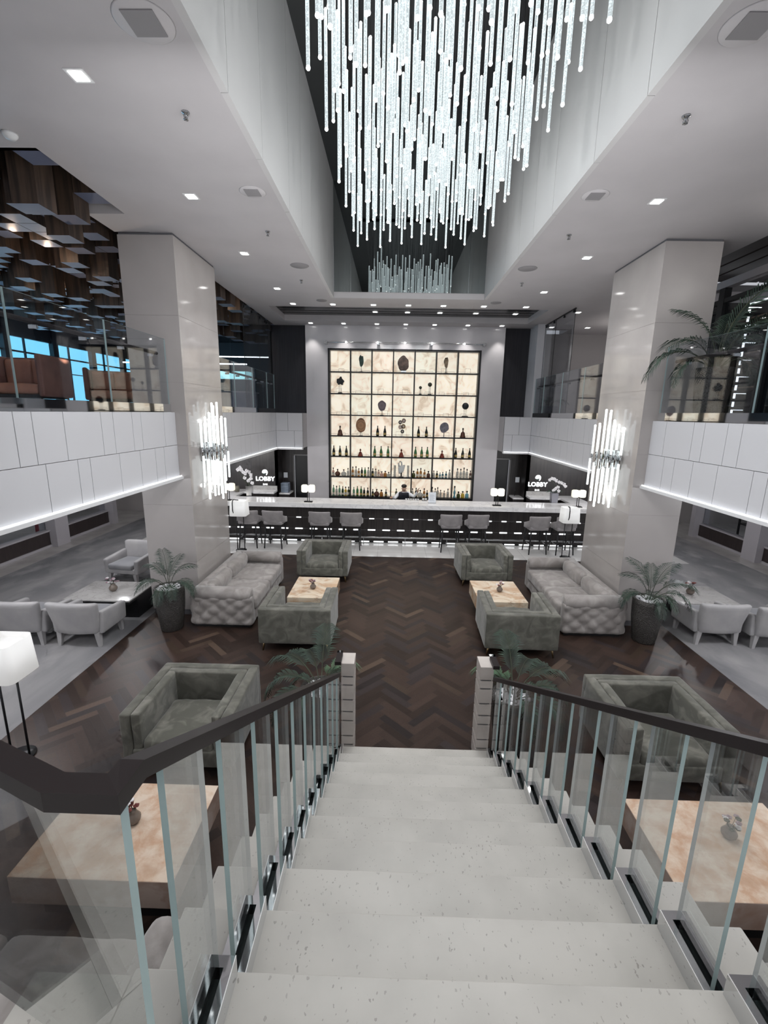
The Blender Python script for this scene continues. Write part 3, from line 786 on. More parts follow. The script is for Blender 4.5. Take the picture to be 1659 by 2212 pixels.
# ------------------------------------------------------------------ palms
def frond_mesh(L, droop, seed, mi='leaf', nl=30):
    rnd=random.Random(seed); mb=MB(); pts=[]
    for i in range(13):
        t=i/12; pts.append(Vector((L*(.16*t+.62*t*t), 0, L*(1.0*t-droop*t*t*t*.95))))
    mb.tube(pts,[.007*(1-.8*i/12)+.0015 for i in range(13)],5,1)
    for i in range(nl):
        t=.34+.66*i/(nl-1); k=t*12; a=min(int(k),11); p=pts[a].lerp(pts[a+1],k-a); tg=(pts[a+1]-pts[a]).normalized()
        l=L*.36*(sin(pi*(.18+.74*(t-.34)/.66)))**.7*rnd.uniform(.85,1.1)
        for s in (-1,1):
            side=Vector((0,s,0)); up=tg.cross(side)*s
            d=(tg*.75+side*.72+Vector((0,0,.12))).normalized(); w=tg*.0075
            q=p+d*l*.55+Vector((0,0,-.02*l)); e=p+d*l+Vector((0,0,-.36*l))
            mb.add([p-w*.4,p+w*.4,q+w,q-w,e],[(0,1,2,3),(3,2,4)],0)
    return mb.mesh('frond',[mi,'stem'])
FR=[frond_mesh(.85,.55,1),frond_mesh(.75,.75,2),frond_mesh(.95,.35,3),frond_mesh(.6,.85,4)]
FRB=[frond_mesh(.85,.75,11,'leaf2'),frond_mesh(.7,.85,12,'leaf2')]
def palm(lab, loc, pot_h, pot_r, fr, cat='potted palm', square=False, scale=1, pebbles=True):
    t=thing('potted_palm',lab,cat,loc)
    if square: MB().soft((0,0,pot_h/2),(pot_r*2,pot_r*2,pot_h),.01,.3).build('pot',mat('grey planter',(.10,.105,.12),.4),t)
    else:
        MB().lathe([(pot_r*.68,0),(pot_r*.74,.02),(pot_r*.94,pot_h*.55),(pot_r,pot_h*.9),(pot_r*1.02,pot_h),(pot_r*.86,pot_h),(pot_r*.84,pot_h-.05)],(0,0,0),28).build('pot','pot',t)
    mb=MB(); rnd=random.Random(5)
    mb.lathe([(.0001,0),(pot_r*.86,0)],(0,0,pot_h-.04),20)
    if pebbles:
        for i in range(150):
            a=rnd.uniform(0,2*pi); r=pot_r*.8*sqrt(rnd.random()); mb.ball((r*cos(a),r*sin(a),pot_h-.035+rnd.uniform(0,.015)),rnd.uniform(.012,.022),6,4)
    o=mb.build('pebbles','pebble' if pebbles else 'stem',t); o['kind']='stuff'
    for (yaw,k,pitch,sc) in fr:
        me=(FRB if k>=10 else FR)[k%10]
        o=inst('frond',me,t,(.03*cos(yaw),.03*sin(yaw),pot_h-.04)); o.rotation_euler=(0,pitch,yaw); o.scale=(sc*scale,)*3
    return t
ring=lambda n,off,ks,p,s: [(off+2*pi*i/n+random.uniform(-.2,.2), ks[i%len(ks)], p+random.uniform(-.15,.15), s*random.uniform(.85,1.1)) for i in range(n)]
random.seed(21)
away=lambda L: [(a,k,(p if sin(a)<.2 else p-.30),s*(1 if sin(a)<.2 else .85)) for a,k,p,s in L]
palm('potted palm standing against the left pillar',(-3.72,6.55,0),.70,.225,away([(.35,0,.1,1.0),(-.3,1,.3,.95),(2.75,0,.15,1.05),(3.4,1,.4,.95),(-1.0,3,.3,1),(-2.0,0,.2,.9),(1.2,2,-.1,.85),(2.2,2,-.05,1),(-1.6,3,.5,1),(.1,3,.55,1)]),scale=.76)
palm('potted palm standing against the right pillar',(3.70,6.55,0),.70,.225,away([(.15,0,.35,1.15),(-.2,1,.5,1.1),(2.7,0,.1,1.0),(3.3,1,.35,.9),(-1.0,3,.3,1),(-2.0,0,.2,.9),(1.2,2,-.1,.85),(2.2,2,-.05,1),(-1.6,3,.5,1),(3.0,3,.55,1),(.5,2,.2,1.1)]),scale=.80)
palm('potted palm in white pebbles behind the left newel post',(-.97,4.16,0),.62,.21,[(2.4,0,.55,1.15),(3.0,1,.6,1.1),(.95,10,.35,.85),(1.3,11,.5,.8),(3.6,1,.75,1.0),(1.6,2,.1,.9),(2.0,0,.3,.9),(4.2,3,.6,1),(2.8,3,.4,.8),(.9,1,.4,.7)],scale=.84)
palm('potted palm in white pebbles behind the right newel post',(1.0,4.12,0),.62,.21,[(.6,0,.55,1.1),(.1,1,.6,1.05),(2.15,10,.35,.85),(1.7,11,.5,.85),(5.7,1,.7,1.0),(1.5,2,.1,.9),(1.0,0,.3,.9),(5.0,3,.6,1),(.3,3,.4,.8),(2.2,1,.4,.8)],scale=.84)
palm('tall palm beside the lit display on the right balcony',(4.08,6.50,3.36),.72,.22,[(.2,2,.15,1.5),(.35,0,.0,1.4),(.05,2,-.22,1.65),(2.9,1,.45,1.3),(3.4,0,.25,1.1),(5.6,1,.3,1.1),(4.6,0,.2,1.0),(.0,3,.5,1.1),(3.1,3,.6,1.1),(.7,2,-.3,1.0),(2.5,2,-.3,1.0)])
palm('small palm in a square planter by the upper glass screen',(4.42,14.15,3.36),.34,.20,ring(8,.6,[0,1,2],.25,.9),square=True,pebbles=False,scale=.72)

# ------------------------------------------------------------------ flower vases on the tables
def vase(lab, loc, petals, s=1):
    t=thing('flower_vase',lab,'flower vase',loc)
    MB().lathe([(.0001,0),(.03*s,0),(.055*s,.03*s),(.058*s,.055*s),(.04*s,.085*s),(.026*s,.10*s),(.03*s,.11*s)],(0,0,0),16).build('vase','vaseglass',t)
    rnd=random.Random(int(abs(loc[0])*100)); 
    for i in range(11):
        a=rnd.uniform(0,2*pi); r=.055*s*sqrt(rnd.random()); z=.13*s+rnd.uniform(0,.07)*s; c=(r*cos(a)*1.3,r*sin(a)*1.3,z)
        mb=MB()
        for k in range(5):
            b_=2*pi*k/5+a; mb.ball((c[0]+.012*s*cos(b_),c[1]+.012*s*sin(b_),c[2]),.012*s,6,4,sc=(1,1,.6))
        mb.ball((c[0],c[1],c[2]+.006*s),.007*s,5,4)
        mb.tube([(c[0]*.2,c[1]*.2,.09*s),(c[0],c[1],c[2])],.002*s,4,1)
        mb.build('flower',[petals[i%len(petals)],'stem'],t)
vase('small bud vase of mauve flowers on the left golden onyx table',(-1.60,7.29,.42),['petalp','petalr','petalp'],.9)
vase('small bud vase of pale flowers on the right golden onyx table',(1.62,7.37,.42),['petalp','petalw','petalr'],.9)
vase('round vase of red and white flowers on the left peach onyx table',(-2.13,2.72,.42),['petalr','petalw'],.95)
vase('round vase of dried flowers on the right peach onyx table',(2.23,2.76,.42),['petalp','stem','petalw'],.9)
vase('round vase of mauve blossoms on the left marble table',(-4.92,7.03,.40),['petalp','petalw','petalp'],1.15)
vase('round vase of burgundy blossoms on the right marble table',(4.98,7.52,.40),['petalr','petalw','petalr'],1.15)

# ------------------------------------------------------------------ lamps
def floor_lamp(lab, loc, rz=0):
    t=thing('floor_lamp',lab,'floor lamp',loc,rz,'floor lamps')
    MB().lathe([(.0001,0),(.13,0),(.13,.015),(.0001,.02)],(0,0,0),24).build('base','blackmetal',t)
    for x in (-.09,.09): MB().tube([(x,0,.01),(x,0,.93)],.011,8).build('pole','blackmetal',t)
    MB().tube([(-.09,.0,.93),(-.09,-.16,.95),(-.09,-.215,1.05),(-.09,-.215,1.22),(-.09,-.19,1.29),(-.09,-.10,1.30),(-.02,0,1.27)],.012,8).build('hook','blackmetal',t)
    mb=MB(); out=[]
    for q in range(4):
        for j in range(6):
            a=pi/2*q+pi/2*j/5; cx,cy=[(1,1),(-1,1),(-1,-1),(1,-1)][q]; out.append((cx*.135+.065*cos(a),cy*.115+.065*sin(a)))
    n=len(out); vs=[]
    for z,k in ((.90,1.03),(1.26,.93),(1.26,.91),(.90,1.01)): vs+=[(x*k,y*k,z) for x,y in out]
    mb.add(vs,[(r*n+i,r*n+(i+1)%n,(r+1)%4*n+(i+1)%n,(r+1)%4*n+i) for r in range(4) for i in range(n)],0,False)
    for i_ in range(n): mb.s[i_]=True
    mb.add([(x*.9,y*.9,1.20) for x,y in out],[tuple(range(n))]); mb.add([(x*.99,y*.99,.95) for x,y in out],[tuple(range(n))[::-1]])
    mb.build('lamp_shade','shadew',t)
    return t
l1=floor_lamp('floor lamp with white shade on two thin black poles, large at the left edge',(-3.92,3.80,0))
dup(l1,(-4.0,10.72,0),0,'floor lamp with white shade in front of the bar, beside the left pillar')
dup(l1,(4.04,10.74,0),0,'floor lamp with white shade in front of the bar, beside the right pillar')
def table_lamp(lab, loc):
    t=thing('bar_lamp',lab,'table lamp',loc,0,'twin bar lamps')
    MB().soft((0,0,.012),(.22,.13,.024),.008,.1).build('base','blackmetal',t)
    for s in (-1,1):
        MB().tube([(s*.025,0,.02),(s*.025,0,.47)],.009,8).build('post','blackmetal',t)
        mb=MB().soft((s*.092,0,.36),(.165,.15,.20),.04,.05); mb.build('lamp_shade','shadey',t)
    return t
b=table_lamp('twin-shade lamp on the bar counter, left of the bottle wall',(-2.47,11.62,1.08))
dup(b,(2.48,11.66,1.08),0,'twin-shade lamp on the bar counter, right of the bottle wall')
dup(b,(-4.58,11.62,1.08),0,'twin-shade lamp at the counter end beside the left pillar')
dup(b,(4.60,11.70,1.08),0,'twin-shade lamp at the counter end beside the right pillar')

# ------------------------------------------------------------------ bar counter
t=thing('bar_counter','long bar counter with white marble top and dark panelled front with small lights','bar counter',(0,11.85,0))
def L(mb): return mb.xf(Matrix.Translation((0,-11.85,0)))
mb=MB()
xs=[-5.2+.94*i for i in range(12)]; xs[-1]=5.2
for a,b in zip(xs,xs[1:]): mb.box(a+.0015,b-.0015,11.46,12.23,1.04,1.08)
mb.box(-5.2,5.2,11.462,12.228,.965,1.04)
L(mb).build('worktop','marble',t)
fp=L(MB().box(-5.1,5.1,11.60,11.66,.07,.965)).build('front_panel','darkwood',t)
L(MB().box(-5.1,5.1,11.66,12.18,.0,.95)).build('carcass','black',t)
for z in (.672,.365): L(MB().box(-5.1,5.1,11.594,11.60,z-.005,z+.005)).build('groove',mat('grey groove',(.10,.095,.10),.4),fp)
for z,w,e in ((.672,.065,.014),(.365,.10,.017)):
    for k in range(-12,13):
        x=-.02+.387*k
        mb=MB().soft((x,11.592,z),(2*w,.02,2*e),.0095,.05); L(mb).build('led_light','led',fp)
for k in range(-12,13):
    x=.17+.387*k; L(MB().soft((x,11.60,.045),(.27,.03,.028),.01,.2)).build('floor_light','led',fp)
mb=MB().tube([(-5.1,11.50,.19),(5.1,11.50,.19)],.022,10)
fr_=L(mb).build('foot_rail','steel',t)
for k in range(-4,5): L(MB().tube([(k*1.1+.1,11.5,.0),(k*1.1+.1,11.5,.18)],.012,8)).build('rail_foot','steel',fr_)
# back bar cabinet under the bottle wall
t=thing('back_bar_cabinet','low black cabinet under the glowing bottle wall','cabinet',(0,13.5,0))
MB().box(-2.2,2.2,-.22,.27,0,.78).build('carcass','black',t); MB().box(-2.2,2.2,-.24,.27,.78,.80).build('worktop','blackmetal',t)
# return counters at both sides
for s,nm in ((-1,'left'),(1,'right')):
    t=thing('side_counter','white marble corner counter with backsplash at the %s sign wall'%nm,'counter',(s*4.5,12.85,0))
    def L(mb): return mb.xf(Matrix.Translation((-s*4.5,-12.85,0)))
    mb=MB()
    def bx(a,b,y0,y1,z0,z1,mi=0):
        p,q=sorted((s*a,s*b)); mb.box(p,q,y0,y1,z0,z1,mi)
    bx(4.62,5.2,12.24,13.41,1.03,1.08); bx(3.74,4.62,12.95,13.41,1.03,1.08); L(mb).build('worktop','marble',t)
    mb=MB(); bx(3.74,4.5,13.37,13.41,1.08,1.20); L(mb).build('backsplash','marble_grey',t)
    mb=MB(); bx(4.66,5.2,12.25,13.41,0,1.03); bx(3.76,4.66,13.0,13.41,0,1.03); L(mb).build('carcass','darkwood',t)
    t=thing('service_counter','small marble-topped service counter in the dark recess at the %s'%nm,'counter',(s*3.55,13.75,0))
    mb=MB().box(-.16,.16,-.28,.26,.93,.97); mb.build('worktop','marble',t); MB().box(-.16,.16,-.27,.26,0,.93).build('carcass','darkwood',t)
for i in range(7):
    o=MB().soft((0,0,.022),(.24,.30,.04),.016,.1).build('folded_towel',vary(mat('blue grey towel',(.16,.20,.26),.9),(.22,.26,.32),20),None,(-3.56,13.70,.97+.042*i))
    tag(o,'folded blue-grey towel in the recess stack, %s from the bottom'%ORD[i],'towel','stacked towels')
t=thing('sink_tap','slim dark tap on the service counter of the recess right of the bottles','tap',(3.52,13.85,.97))
MB().tube([(0,0,0),(0,0,.16),(0,-.05,.19),(0,-.10,.17)],.01,8).build('spout','blackmetal',t)
for s,x in ((-1,-3.62),(1,3.62)):
    o=MB().box(-.06,.06,-.008,.008,-.08,.08).build('wall_notice','paper',None,(x,14.008,1.45)); tag(o,'small white notice on the dark recess wall, %s side of the bar'%('left' if s<0 else 'right'),'notice')

# ------------------------------------------------------------------ bottle wall
bs=thing('bottle_wall','tall backlit onyx shelf wall in a black grid behind the bar','display shelf',(0,13.9,.80))
def L(mb): return mb.xf(Matrix.Translation((0,-13.9,-.80)))
CW=4.4/7; RH=.62; Z0=.86
mb=MB(); cols=[]; rnd=random.Random(12)
for r in range(7):
    for c in range(7):
        x0=-2.2+c*CW; z0=Z0+r*RH
        mb.quad((x0,13.985,z0),(x0+CW,13.985,z0),(x0+CW,13.985,z0+RH),(x0,13.985,z0+RH))
        k=rnd.random(); br=rnd.uniform(.90,1.02)
        tint=(1.0*br,.97*br,.92*br) if k<.5 else (1.0*br,.93*br,.88*br) if k<.75 else (.97*br,.98*br,.93*br)
        cols.append((*tint,1))
L(mb); me=mb.mesh('backlit_panel','backlit'); a=me.attributes.new('tint','FLOAT_COLOR','FACE'); a.data.foreach_set('color',[v for c in cols for v in c])
inst('backlit_panel',me,bs)
for i in range(8):
    x=-2.2+i*CW; w=.03 if i in (0,7) else .017
    L(MB().box(x-w,x+w,13.77,13.99,.80,5.22)).build('upright','black',bs)
for i in range(8):
    z=Z0+i*RH; L(MB().box(-2.2,2.2,13.76,13.99,z-.034,z)).build('shelf','black',bs)
for r in range(7):
    for c in range(7):
        x0=-2.2+c*CW+.03; z=Z0+r*RH; mb=MB(); w=CW-.06; a=rnd.uniform(.05,.45)*w; y=13.93
        def wire(u0,u1,h): mb.tube([(x0+u0,y,z),(x0+u0,y,z+h),(x0+u1,y,z+h),(x0+u1,y,z)],.0042,4)
        wire(.0,w*.93,.045); wire(a+.1*w,a+.1*w+.16,.085 if rnd.random()<.6 else .14)
        L(mb).build('wire_stand','blackmetal',bs)

GL={}
def gcol(name, c, rough=.12, tr=0):
    if name not in GL:
        if tr:
            m=bpy.data.materials.new(name); m.use_nodes=True; n,l=m.node_tree.nodes,m.node_tree.links; b=n['Principled BSDF']; o=n['Material Output']
            b.inputs['Base Color'].default_value=(*c,1); b.inputs['Roughness'].default_value=rough
            t_=n.new('ShaderNodeBsdfTransparent'); t_.inputs['Color'].default_value=tuple(min(1,.35+v*.9) for v in c)+(1,)
            mx=n.new('ShaderNodeMixShader'); mx.inputs['Fac'].default_value=tr
            l.new(b.outputs[0],mx.inputs[1]); l.new(t_.outputs[0],mx.inputs[2]); l.new(mx.outputs[0],o.inputs['Surface'])
        else: m=mat(name,c,rough)
        GL[name]=m
    return GL[name]
GC={'black':((.010,.014,.010),0),'dark green':((.018,.045,.015),0),'green':((.04,.16,.05),.25),'pale green':((.14,.30,.19),.35),'clear':((.42,.43,.42),.55),'amber':((.40,.17,.03),.3),
    'red':((.20,.035,.02),.25),'brown':((.10,.045,.03),.1),'yellow':((.55,.42,.06),.4),'blue':((.15,.36,.44),.35),'teal':((.03,.13,.17),.15),'pink':((.5,.33,.28),.45),'olive':((.06,.07,.02),.1)}
for k,(c,tr) in GC.items(): gcol('bottle glass '+k,c,.12,tr)
gcol('bottle cap',(.02,.018,.018)); gcol('bottle label',(.45,.42,.36)); gcol('gold label',(.35,.25,.08))
PROF={'champagne':[(.0,0),(.040,0),(.044,.02),(.044,.13),(.030,.19),(.015,.24),(.0135,.27),(.016,.275),(.016,.30),(0,.30)],
 'wine':[(0,0),(.034,0),(.037,.01),(.037,.18),(.030,.21),(.014,.235),(.013,.285),(.015,.287),(.015,.30),(0,.30)],
 'spirit':[(0,0),(.036,0),(.039,.01),(.039,.17),(.033,.195),(.014,.21),(.013,.25),(.018,.252),(.018,.30),(0,.30)],
 'decanter':[(0,0),(.085,0),(.09,.01),(.055,.11),(.050,.15),(.018,.17),(.014,.20),(.026,.205),(.03,.25),(0,.30)],
 'bell':[(0,0),(.085,0),(.09,.02),(.075,.05),(.062,.13),(.05,.165),(.02,.18),(.016,.24),(.024,.245),(.022,.30),(0,.30)],
 'round':[(0,0),(.05,0),(.085,.04),(.098,.09),(.085,.15),(.05,.185),(.02,.20),(.017,.25),(.026,.252),(.026,.30),(0,.30)],
 'flask':[(0,0),(.055,0),(.062,.01),(.064,.14),(.055,.18),(.018,.20),(.016,.24),(.03,.245),(.03,.30),(0,.30)],
 'twist':[(0,0),(.04,0),(.042,.02),(.022,.07),(.036,.13),(.032,.16),(.012,.21),(.018,.25),(.026,.30),(0,.30)]}
BM={}
def bottle_mesh(kind, col, h):
    key=(kind,col,round(h,2))
    if key not in BM:
        mb=MB(); k=h/.30; kr=min(1,.55+.45*k)
        pr=PROF[kind]; mb.lathe([(max(r,1e-5)*kr,z*k) for r,z in pr],(0,0,0),14)
        top=[i for i,f in enumerate(mb.f) if min(mb.v[j][2] for j in f)>h*.80]
        for i in top: mb.m[i]=1
        if kind in('champagne','wine','spirit'):
            r=pr[2][0]*kr+.001; a,b=(.035,.10) if kind!='spirit' else (.04,.12)
            mb.lathe([(r,a*k),(r,b*k)],(0,0,0),14,2); mb.f=mb.f[:-2]; mb.m=mb.m[:-2]; mb.s=mb.s[:-2]
        BM[key]=mb.mesh('bottle',[GL['bottle glass '+col],GL['bottle cap'],GL['gold label' if col in('green','black') else 'bottle label']])
    return BM[key]
EDGE={1:[252,404,556,706,858,1010,1160,1308],2:[253,405,558,708,862,1014,1166,1315],3:[252,407,560,712,867,1020,1172,1328],4:[251,408,563,718,873,1027,1185,1340]}
RN={1:'bottom shelf',2:'second shelf from the bottom',3:'third shelf from the bottom',4:'fourth shelf from the bottom'}
S,C,W_,D_,B_,R_,F_,T_='spirit','champagne','wine','decanter','bell','round','flask','twist'
BOT={1:[(277,W_,'pale green',80),(300,S,'clear',75),(322,W_,'pale green',78),(346,W_,'dark green',72),(368,S,'yellow',70),(390,S,'olive',70),
        (430,W_,'pale green',68),(457,W_,'green',75),(485,W_,'green',75),(508,W_,'black',65),(535,S,'black',66),
        (573,S,'black',55),(602,R_,'brown',57),(637,F_,'amber',52),(671,S,'black',56),(748,S,'olive',62),
        (870,S,'clear',68),(897,S,'black',72),(928,R_,'clear',56),(958,S,'amber',70),(980,S,'black',56),
        (1018,S,'clear',82),(1040,S,'clear',72),(1058,S,'clear',80),(1080,S,'clear',60),(1107,S,'clear',55),(1134,S,'clear',70),
        (1183,T_,'blue',92),(1212,F_,'olive',50),(1243,F_,'yellow',54),(1274,F_,'blue',56)],
     2:[(277,S,'pink',62),(309,R_,'brown',52),(355,R_,'clear',50),(387,S,'clear',60),
        (423,S,'amber',72),(447,S,'clear',75),(468,S,'amber',60),(491,W_,'black',68),(515,W_,'green',67),(540,S,'clear',70),
        (573,S,'black',62),(594,S,'clear',62),(616,S,'pink',52),(639,F_,'pink',40),(665,F_,'amber',44),(690,F_,'clear',37),
        (878,F_,'olive',52),(907,S,'amber',66),(931,S,'amber',72),(959,S,'amber',62),(988,F_,'brown',50),
        (1028,S,'clear',56),(1052,S,'black',52),(1075,S,'blue',40),(1095,S,'teal',45),(1120,S,'teal',50),(1145,S,'clear',64),
        (1203,S,'clear',76),(1227,S,'clear',72),(1250,S,'clear',84),(1272,S,'clear',74),(1297,S,'brown',60)],
     3:[(281,C,'black',75),(328,C,'black',75),(376,C,'black',75),(481,D_,'red',58),(588,C,'green',78),(635,C,'green',78),(686,C,'green',78),(786,D_,'red',62),
        (892,C,'green',78),(938,C,'green',78),(980,C,'green',78),(1089,D_,'red',58),(1190,C,'black',75),(1243,C,'black',75),(1294,C,'black',75)],
     4:[(329,B_,'brown',70),(611,C,'black',76),(665,C,'black',76),(916,C,'black',76),(974,C,'black',76),(1248,B_,'brown',70)]}
KN={'spirit':'spirit bottle','champagne':'champagne bottle','wine':'wine bottle','decanter':'decanter','bell':'cognac decanter','round':'round bottle','flask':'squat bottle','twist':'twisted bottle'}
def cell(x,row):
    E_=EDGE[row]; c=max(i for i in range(7) if x>=E_[i]); return c,-2.2+CW*(c+(x-E_[c])/(E_[c+1]-E_[c]))
for row,L_ in BOT.items():
    cnt={}
    for x,kind,col,h in L_:
        c,X=cell(x,row); cnt[c]=cnt.get(c,0)+1
        tot=sum(1 for q in L_ if cell(q[0],row)[0]==c)
        hh=h*.0041
        o=inst('bottle',bottle_mesh(kind,col,hh),None,(X,13.86,Z0+(row-1)*RH))
        cc='dark' if col=='black' else col
        pos=('%s from left'%ORD[cnt[c]-1]) if tot>1 else 'alone'
        if row==1 and c==3: pos='left of the bartender'
        tag(o,'%s %s %s, %s, %s compartment'%(cc,KN[kind],pos,RN[row],ORD[c]),'bottle','bottles on the backlit wall')

# mineral and art pieces
def stone_mat_(name,c1,c2,sc=9): return vary(mat(name,c1,.45),c2,sc,5,.4,.6)
def agate_mat(name,inner,outer):
    m=mat(name,inner,.3); n,l,b=nt(m); tc=n.new('ShaderNodeTexCoord'); ln=n.new('ShaderNodeVectorMath'); ln.operation='LENGTH'
    nz=n.new('ShaderNodeTexNoise'); nz.inputs['Scale'].default_value=14; l.new(tc.outputs['Object'],nz.inputs['Vector'])
    mx=n.new('ShaderNodeMath'); mx.operation='MULTIPLY_ADD'; mx.inputs[1].default_value=.05; l.new(nz.outputs['Fac'],mx.inputs[0])
    l.new(tc.outputs['Object'],ln.inputs[0]); l.new(ln.outputs['Value'],mx.inputs[2])
    cr=n.new('ShaderNodeValToRGB'); e=cr.color_ramp.elements; e[0].position=.05; e[0].color=(*inner,1); e[1].position=.20; e[1].color=(*outer,1)
    for p,c in ((.10,tuple(v*1.25 for v in inner)),(.14,tuple(v*.7 for v in inner)),(.17,tuple(v*1.3 for v in inner))): q=e.new(p); q.color=(*c,1)
    l.new(mx.outputs[0],cr.inputs['Fac']); l.new(cr.outputs['Color'],b.inputs['Base Color']); return m
def slab(rx,rz,th,seed,lump=.08,c=(0,0,0),hole=0):
    mb=MB(); n=28; rr=[]
    for i in range(n):
        a=2*pi*i/n; k=1+lump*mnoise.noise(Vector((cos(a)*1.6+seed,sin(a)*1.6,seed*.7)))*1.6; rr.append((rx*cos(a)*k,rz*sin(a)*k))
    if hole:
        vs=[(c[0]+x*q,c[1]+y,c[2]+z*q) for y in (-th/2,th/2) for q in (1,hole) for x,z in rr]
        fs=[]
        for i in range(n):
            j=(i+1)%n; fs+= [(i,j,n+j,n+i),(2*n+i,3*n+i,3*n+j,2*n+j),(i,2*n+i,2*n+j,j),(n+i,n+j,3*n+j,3*n+i)]
        return mb.add(vs,fs)
    vs=[(c[0]+x*q,c[1]+y,c[2]+z*q) for y,q in ((-th/2,.94),(-th*.3,1),(th*.3,1),(th/2,.94)) for x,z in rr]
    fs=[tuple(range(n))]+[(k*n+i,(k+1)*n+i,(k+1)*n+(i+1)%n,k*n+(i+1)%n) for k in range(3) for i in range(n)]+[tuple(range(4*n-1,3*n-1,-1))]
    return mb.add(vs,fs)
def art(name,lab,cat,c,fx,row):
    return thing(name,lab,cat,(-2.2+CW*(c+fx),13.86,Z0+row*RH))
def put(t,mb,name,m,z,x=0):
    o=mb.build(name,m,t,(x,0,z)); return o
t=art('agate_slice','large orange agate slice on a stand, fourth shelf, second compartment','agate',1,.5,3)
put(t,slab(.15,.21,.03,1.3,.05),'slab',agate_mat('orange agate',(.33,.17,.08),(.20,.09,.04)),.31); put(t,MB().tube([(0,0,0),(0,0,.11)],.006,6),'stand','blackmetal',0); put(t,MB().box(-.06,.06,-.04,.04,0,.012),'base','black',0)
t=art('agate_slice','purple ringed agate slice on a thin stand, fifth shelf, third compartment','agate',2,.5,4)
put(t,slab(.12,.155,.03,2.7,.08),'slab',agate_mat('purple agate',(.16,.12,.13),(.28,.22,.22)),.28); put(t,MB().tube([(0,0,0),(0,0,.14)],.006,6),'stand','blackmetal',0); put(t,MB().box(-.05,.05,-.04,.04,0,.012),'base','black',0)
t=art('geode_slice','round grey geode slice, fourth shelf, sixth compartment','geode',5,.5,3)
put(t,slab(.135,.155,.04,4.4,.10),'slab',stone_mat_('grey geode',(.12,.115,.14),(.22,.21,.24),12),.29); put(t,MB().tube([(0,0,0),(0,0,.16)],.012,6),'stand','steel',0); put(t,MB().box(-.07,.07,-.04,.04,0,.012),'base','steel',0)
t=art('agate_cluster','cluster of small ringed agate slices stacked upright, middle compartment','agate',3,.5,3)
for i,(x,z,r,c_,h_) in enumerate(((-.07,.42,.055,(.04,.03,.025),.5),(.035,.47,.06,(.17,.10,.08),.55),(-.06,.28,.062,(.45,.33,.27),.6),(.03,.30,.062,(.25,.16,.05),.5),(.0,.15,.055,(.03,.03,.03),.45))):
    put(t,slab(r,r*1.08,.02,i*1.9,.06,hole=h_),'slice',mat('agate ring %d'%i,c_,.3),z,x); put(t,slab(r*h_,r*h_*1.08,.016,i*1.9,.06),'slice_core',mat('agate core %d'%i,(.5,.42,.36),.3),z,x)
put(t,MB().tube([(0,0,0),(0,0,.48)],.005,6),'stand','steel',0); put(t,MB().box(-.07,.07,-.04,.04,0,.01),'base','steel',0)
t=art('mineral_slab','big rough brown mineral slab on the top shelf, middle compartment','mineral',3,.48,6)
put(t,slab(.155,.195,.08,6.1,.16),'slab',stone_mat_('brown mineral',(.05,.032,.025),(.12,.08,.06),10),.25); put(t,MB().box(-.08,.08,-.05,.05,0,.05),'base','steel',0)
t=art('mineral_slab','narrow brown mineral slab on the top shelf, sixth compartment','mineral',5,.46,6)
put(t,slab(.062,.15,.05,8.2,.18),'slab',stone_mat_('tan mineral',(.11,.075,.045),(.22,.16,.10),12),.30)
put(t,MB().tube([(0,0,0),(0,0,.17)],.012,6),'stand','steel',0); put(t,MB().box(-.05,.05,-.04,.04,0,.012),'base','black',0)
t=art('mineral_slab','tall dark green mineral on a thin stand, top shelf, second compartment','mineral',1,.5,6)
put(t,slab(.06,.165,.06,3.3,.20),'slab',stone_mat_('green mineral',(.010,.024,.020),(.025,.06,.045),14),.31); put(t,MB().tube([(0,0,0),(0,0,.17)],.006,6),'stand','steel',0); put(t,MB().box(-.05,.05,-.04,.04,0,.012),'base','black',0)
t=art('mineral_cluster','black jagged mineral raised on thin rods, first compartment of the sixth shelf','mineral',0,.5,5)
put(t,slab(.10,.12,.09,9.4,.30),'cluster',stone_mat_('black mineral',(.008,.008,.008),(.03,.03,.03),14),.35)
for x in (-.035,0,.035): put(t,MB().tube([(x,0,0),(x,0,.27)],.004,6),'rod','steel',0)
put(t,MB().lathe([(.0001,.03),(.05,.028),(.085,0),(.0001,0)],seg=16),'base','black',0)
def orb(lab,c,fx,row,r,z,col):
    t=art('stone_sphere',lab,'sphere ornament',c,fx,row)
    put(t,MB().ball((0,0,0),r,20,12),'sphere',stone_mat_('sphere '+lab[:14],col,tuple(v*2.2 for v in col),16),z)
    for x in (-r*.35,0,r*.35): put(t,MB().tube([(x,0,0),(x,0,z-r*.85)],.004,6),'rod','steel',0)
    put(t,MB().lathe([(.0001,.025),(r*.8,.024),(r*1.1,0),(.0001,0)],seg=16),'base','black',0)
orb('big black sphere on thin rods, seventh compartment of the fifth shelf',6,.46,4,.10,.31,(.010,.011,.012))
orb('smaller green sphere on rods, fifth compartment of the sixth shelf',4,.30,5,.045,.20,(.025,.028,.018))
orb('taller green sphere on rods, fifth compartment of the sixth shelf',4,.74,5,.062,.29,(.025,.028,.018))
t=art('abstract_sculpture','white abstract looped sculpture on a black foot amid the bottles','sculpture',3,.5,1)
mb=MB().soft((0,0,.24),(.19,.09,.24),.045,.03,lambda p,n:Vector((p[0]*(1+.9*p[2])+p[2]*.15*(1 if p[0]>0 else -.2),p[1],p[2]+p[0]*.35)))
mb.tube([(-.07,0,.33),(-.09,0,.42),(-.05,0,.485),(.0,0,.46),(.01,0,.38),(-.02,0,.33)],[.03,.022,.02,.02,.024,.03],10)
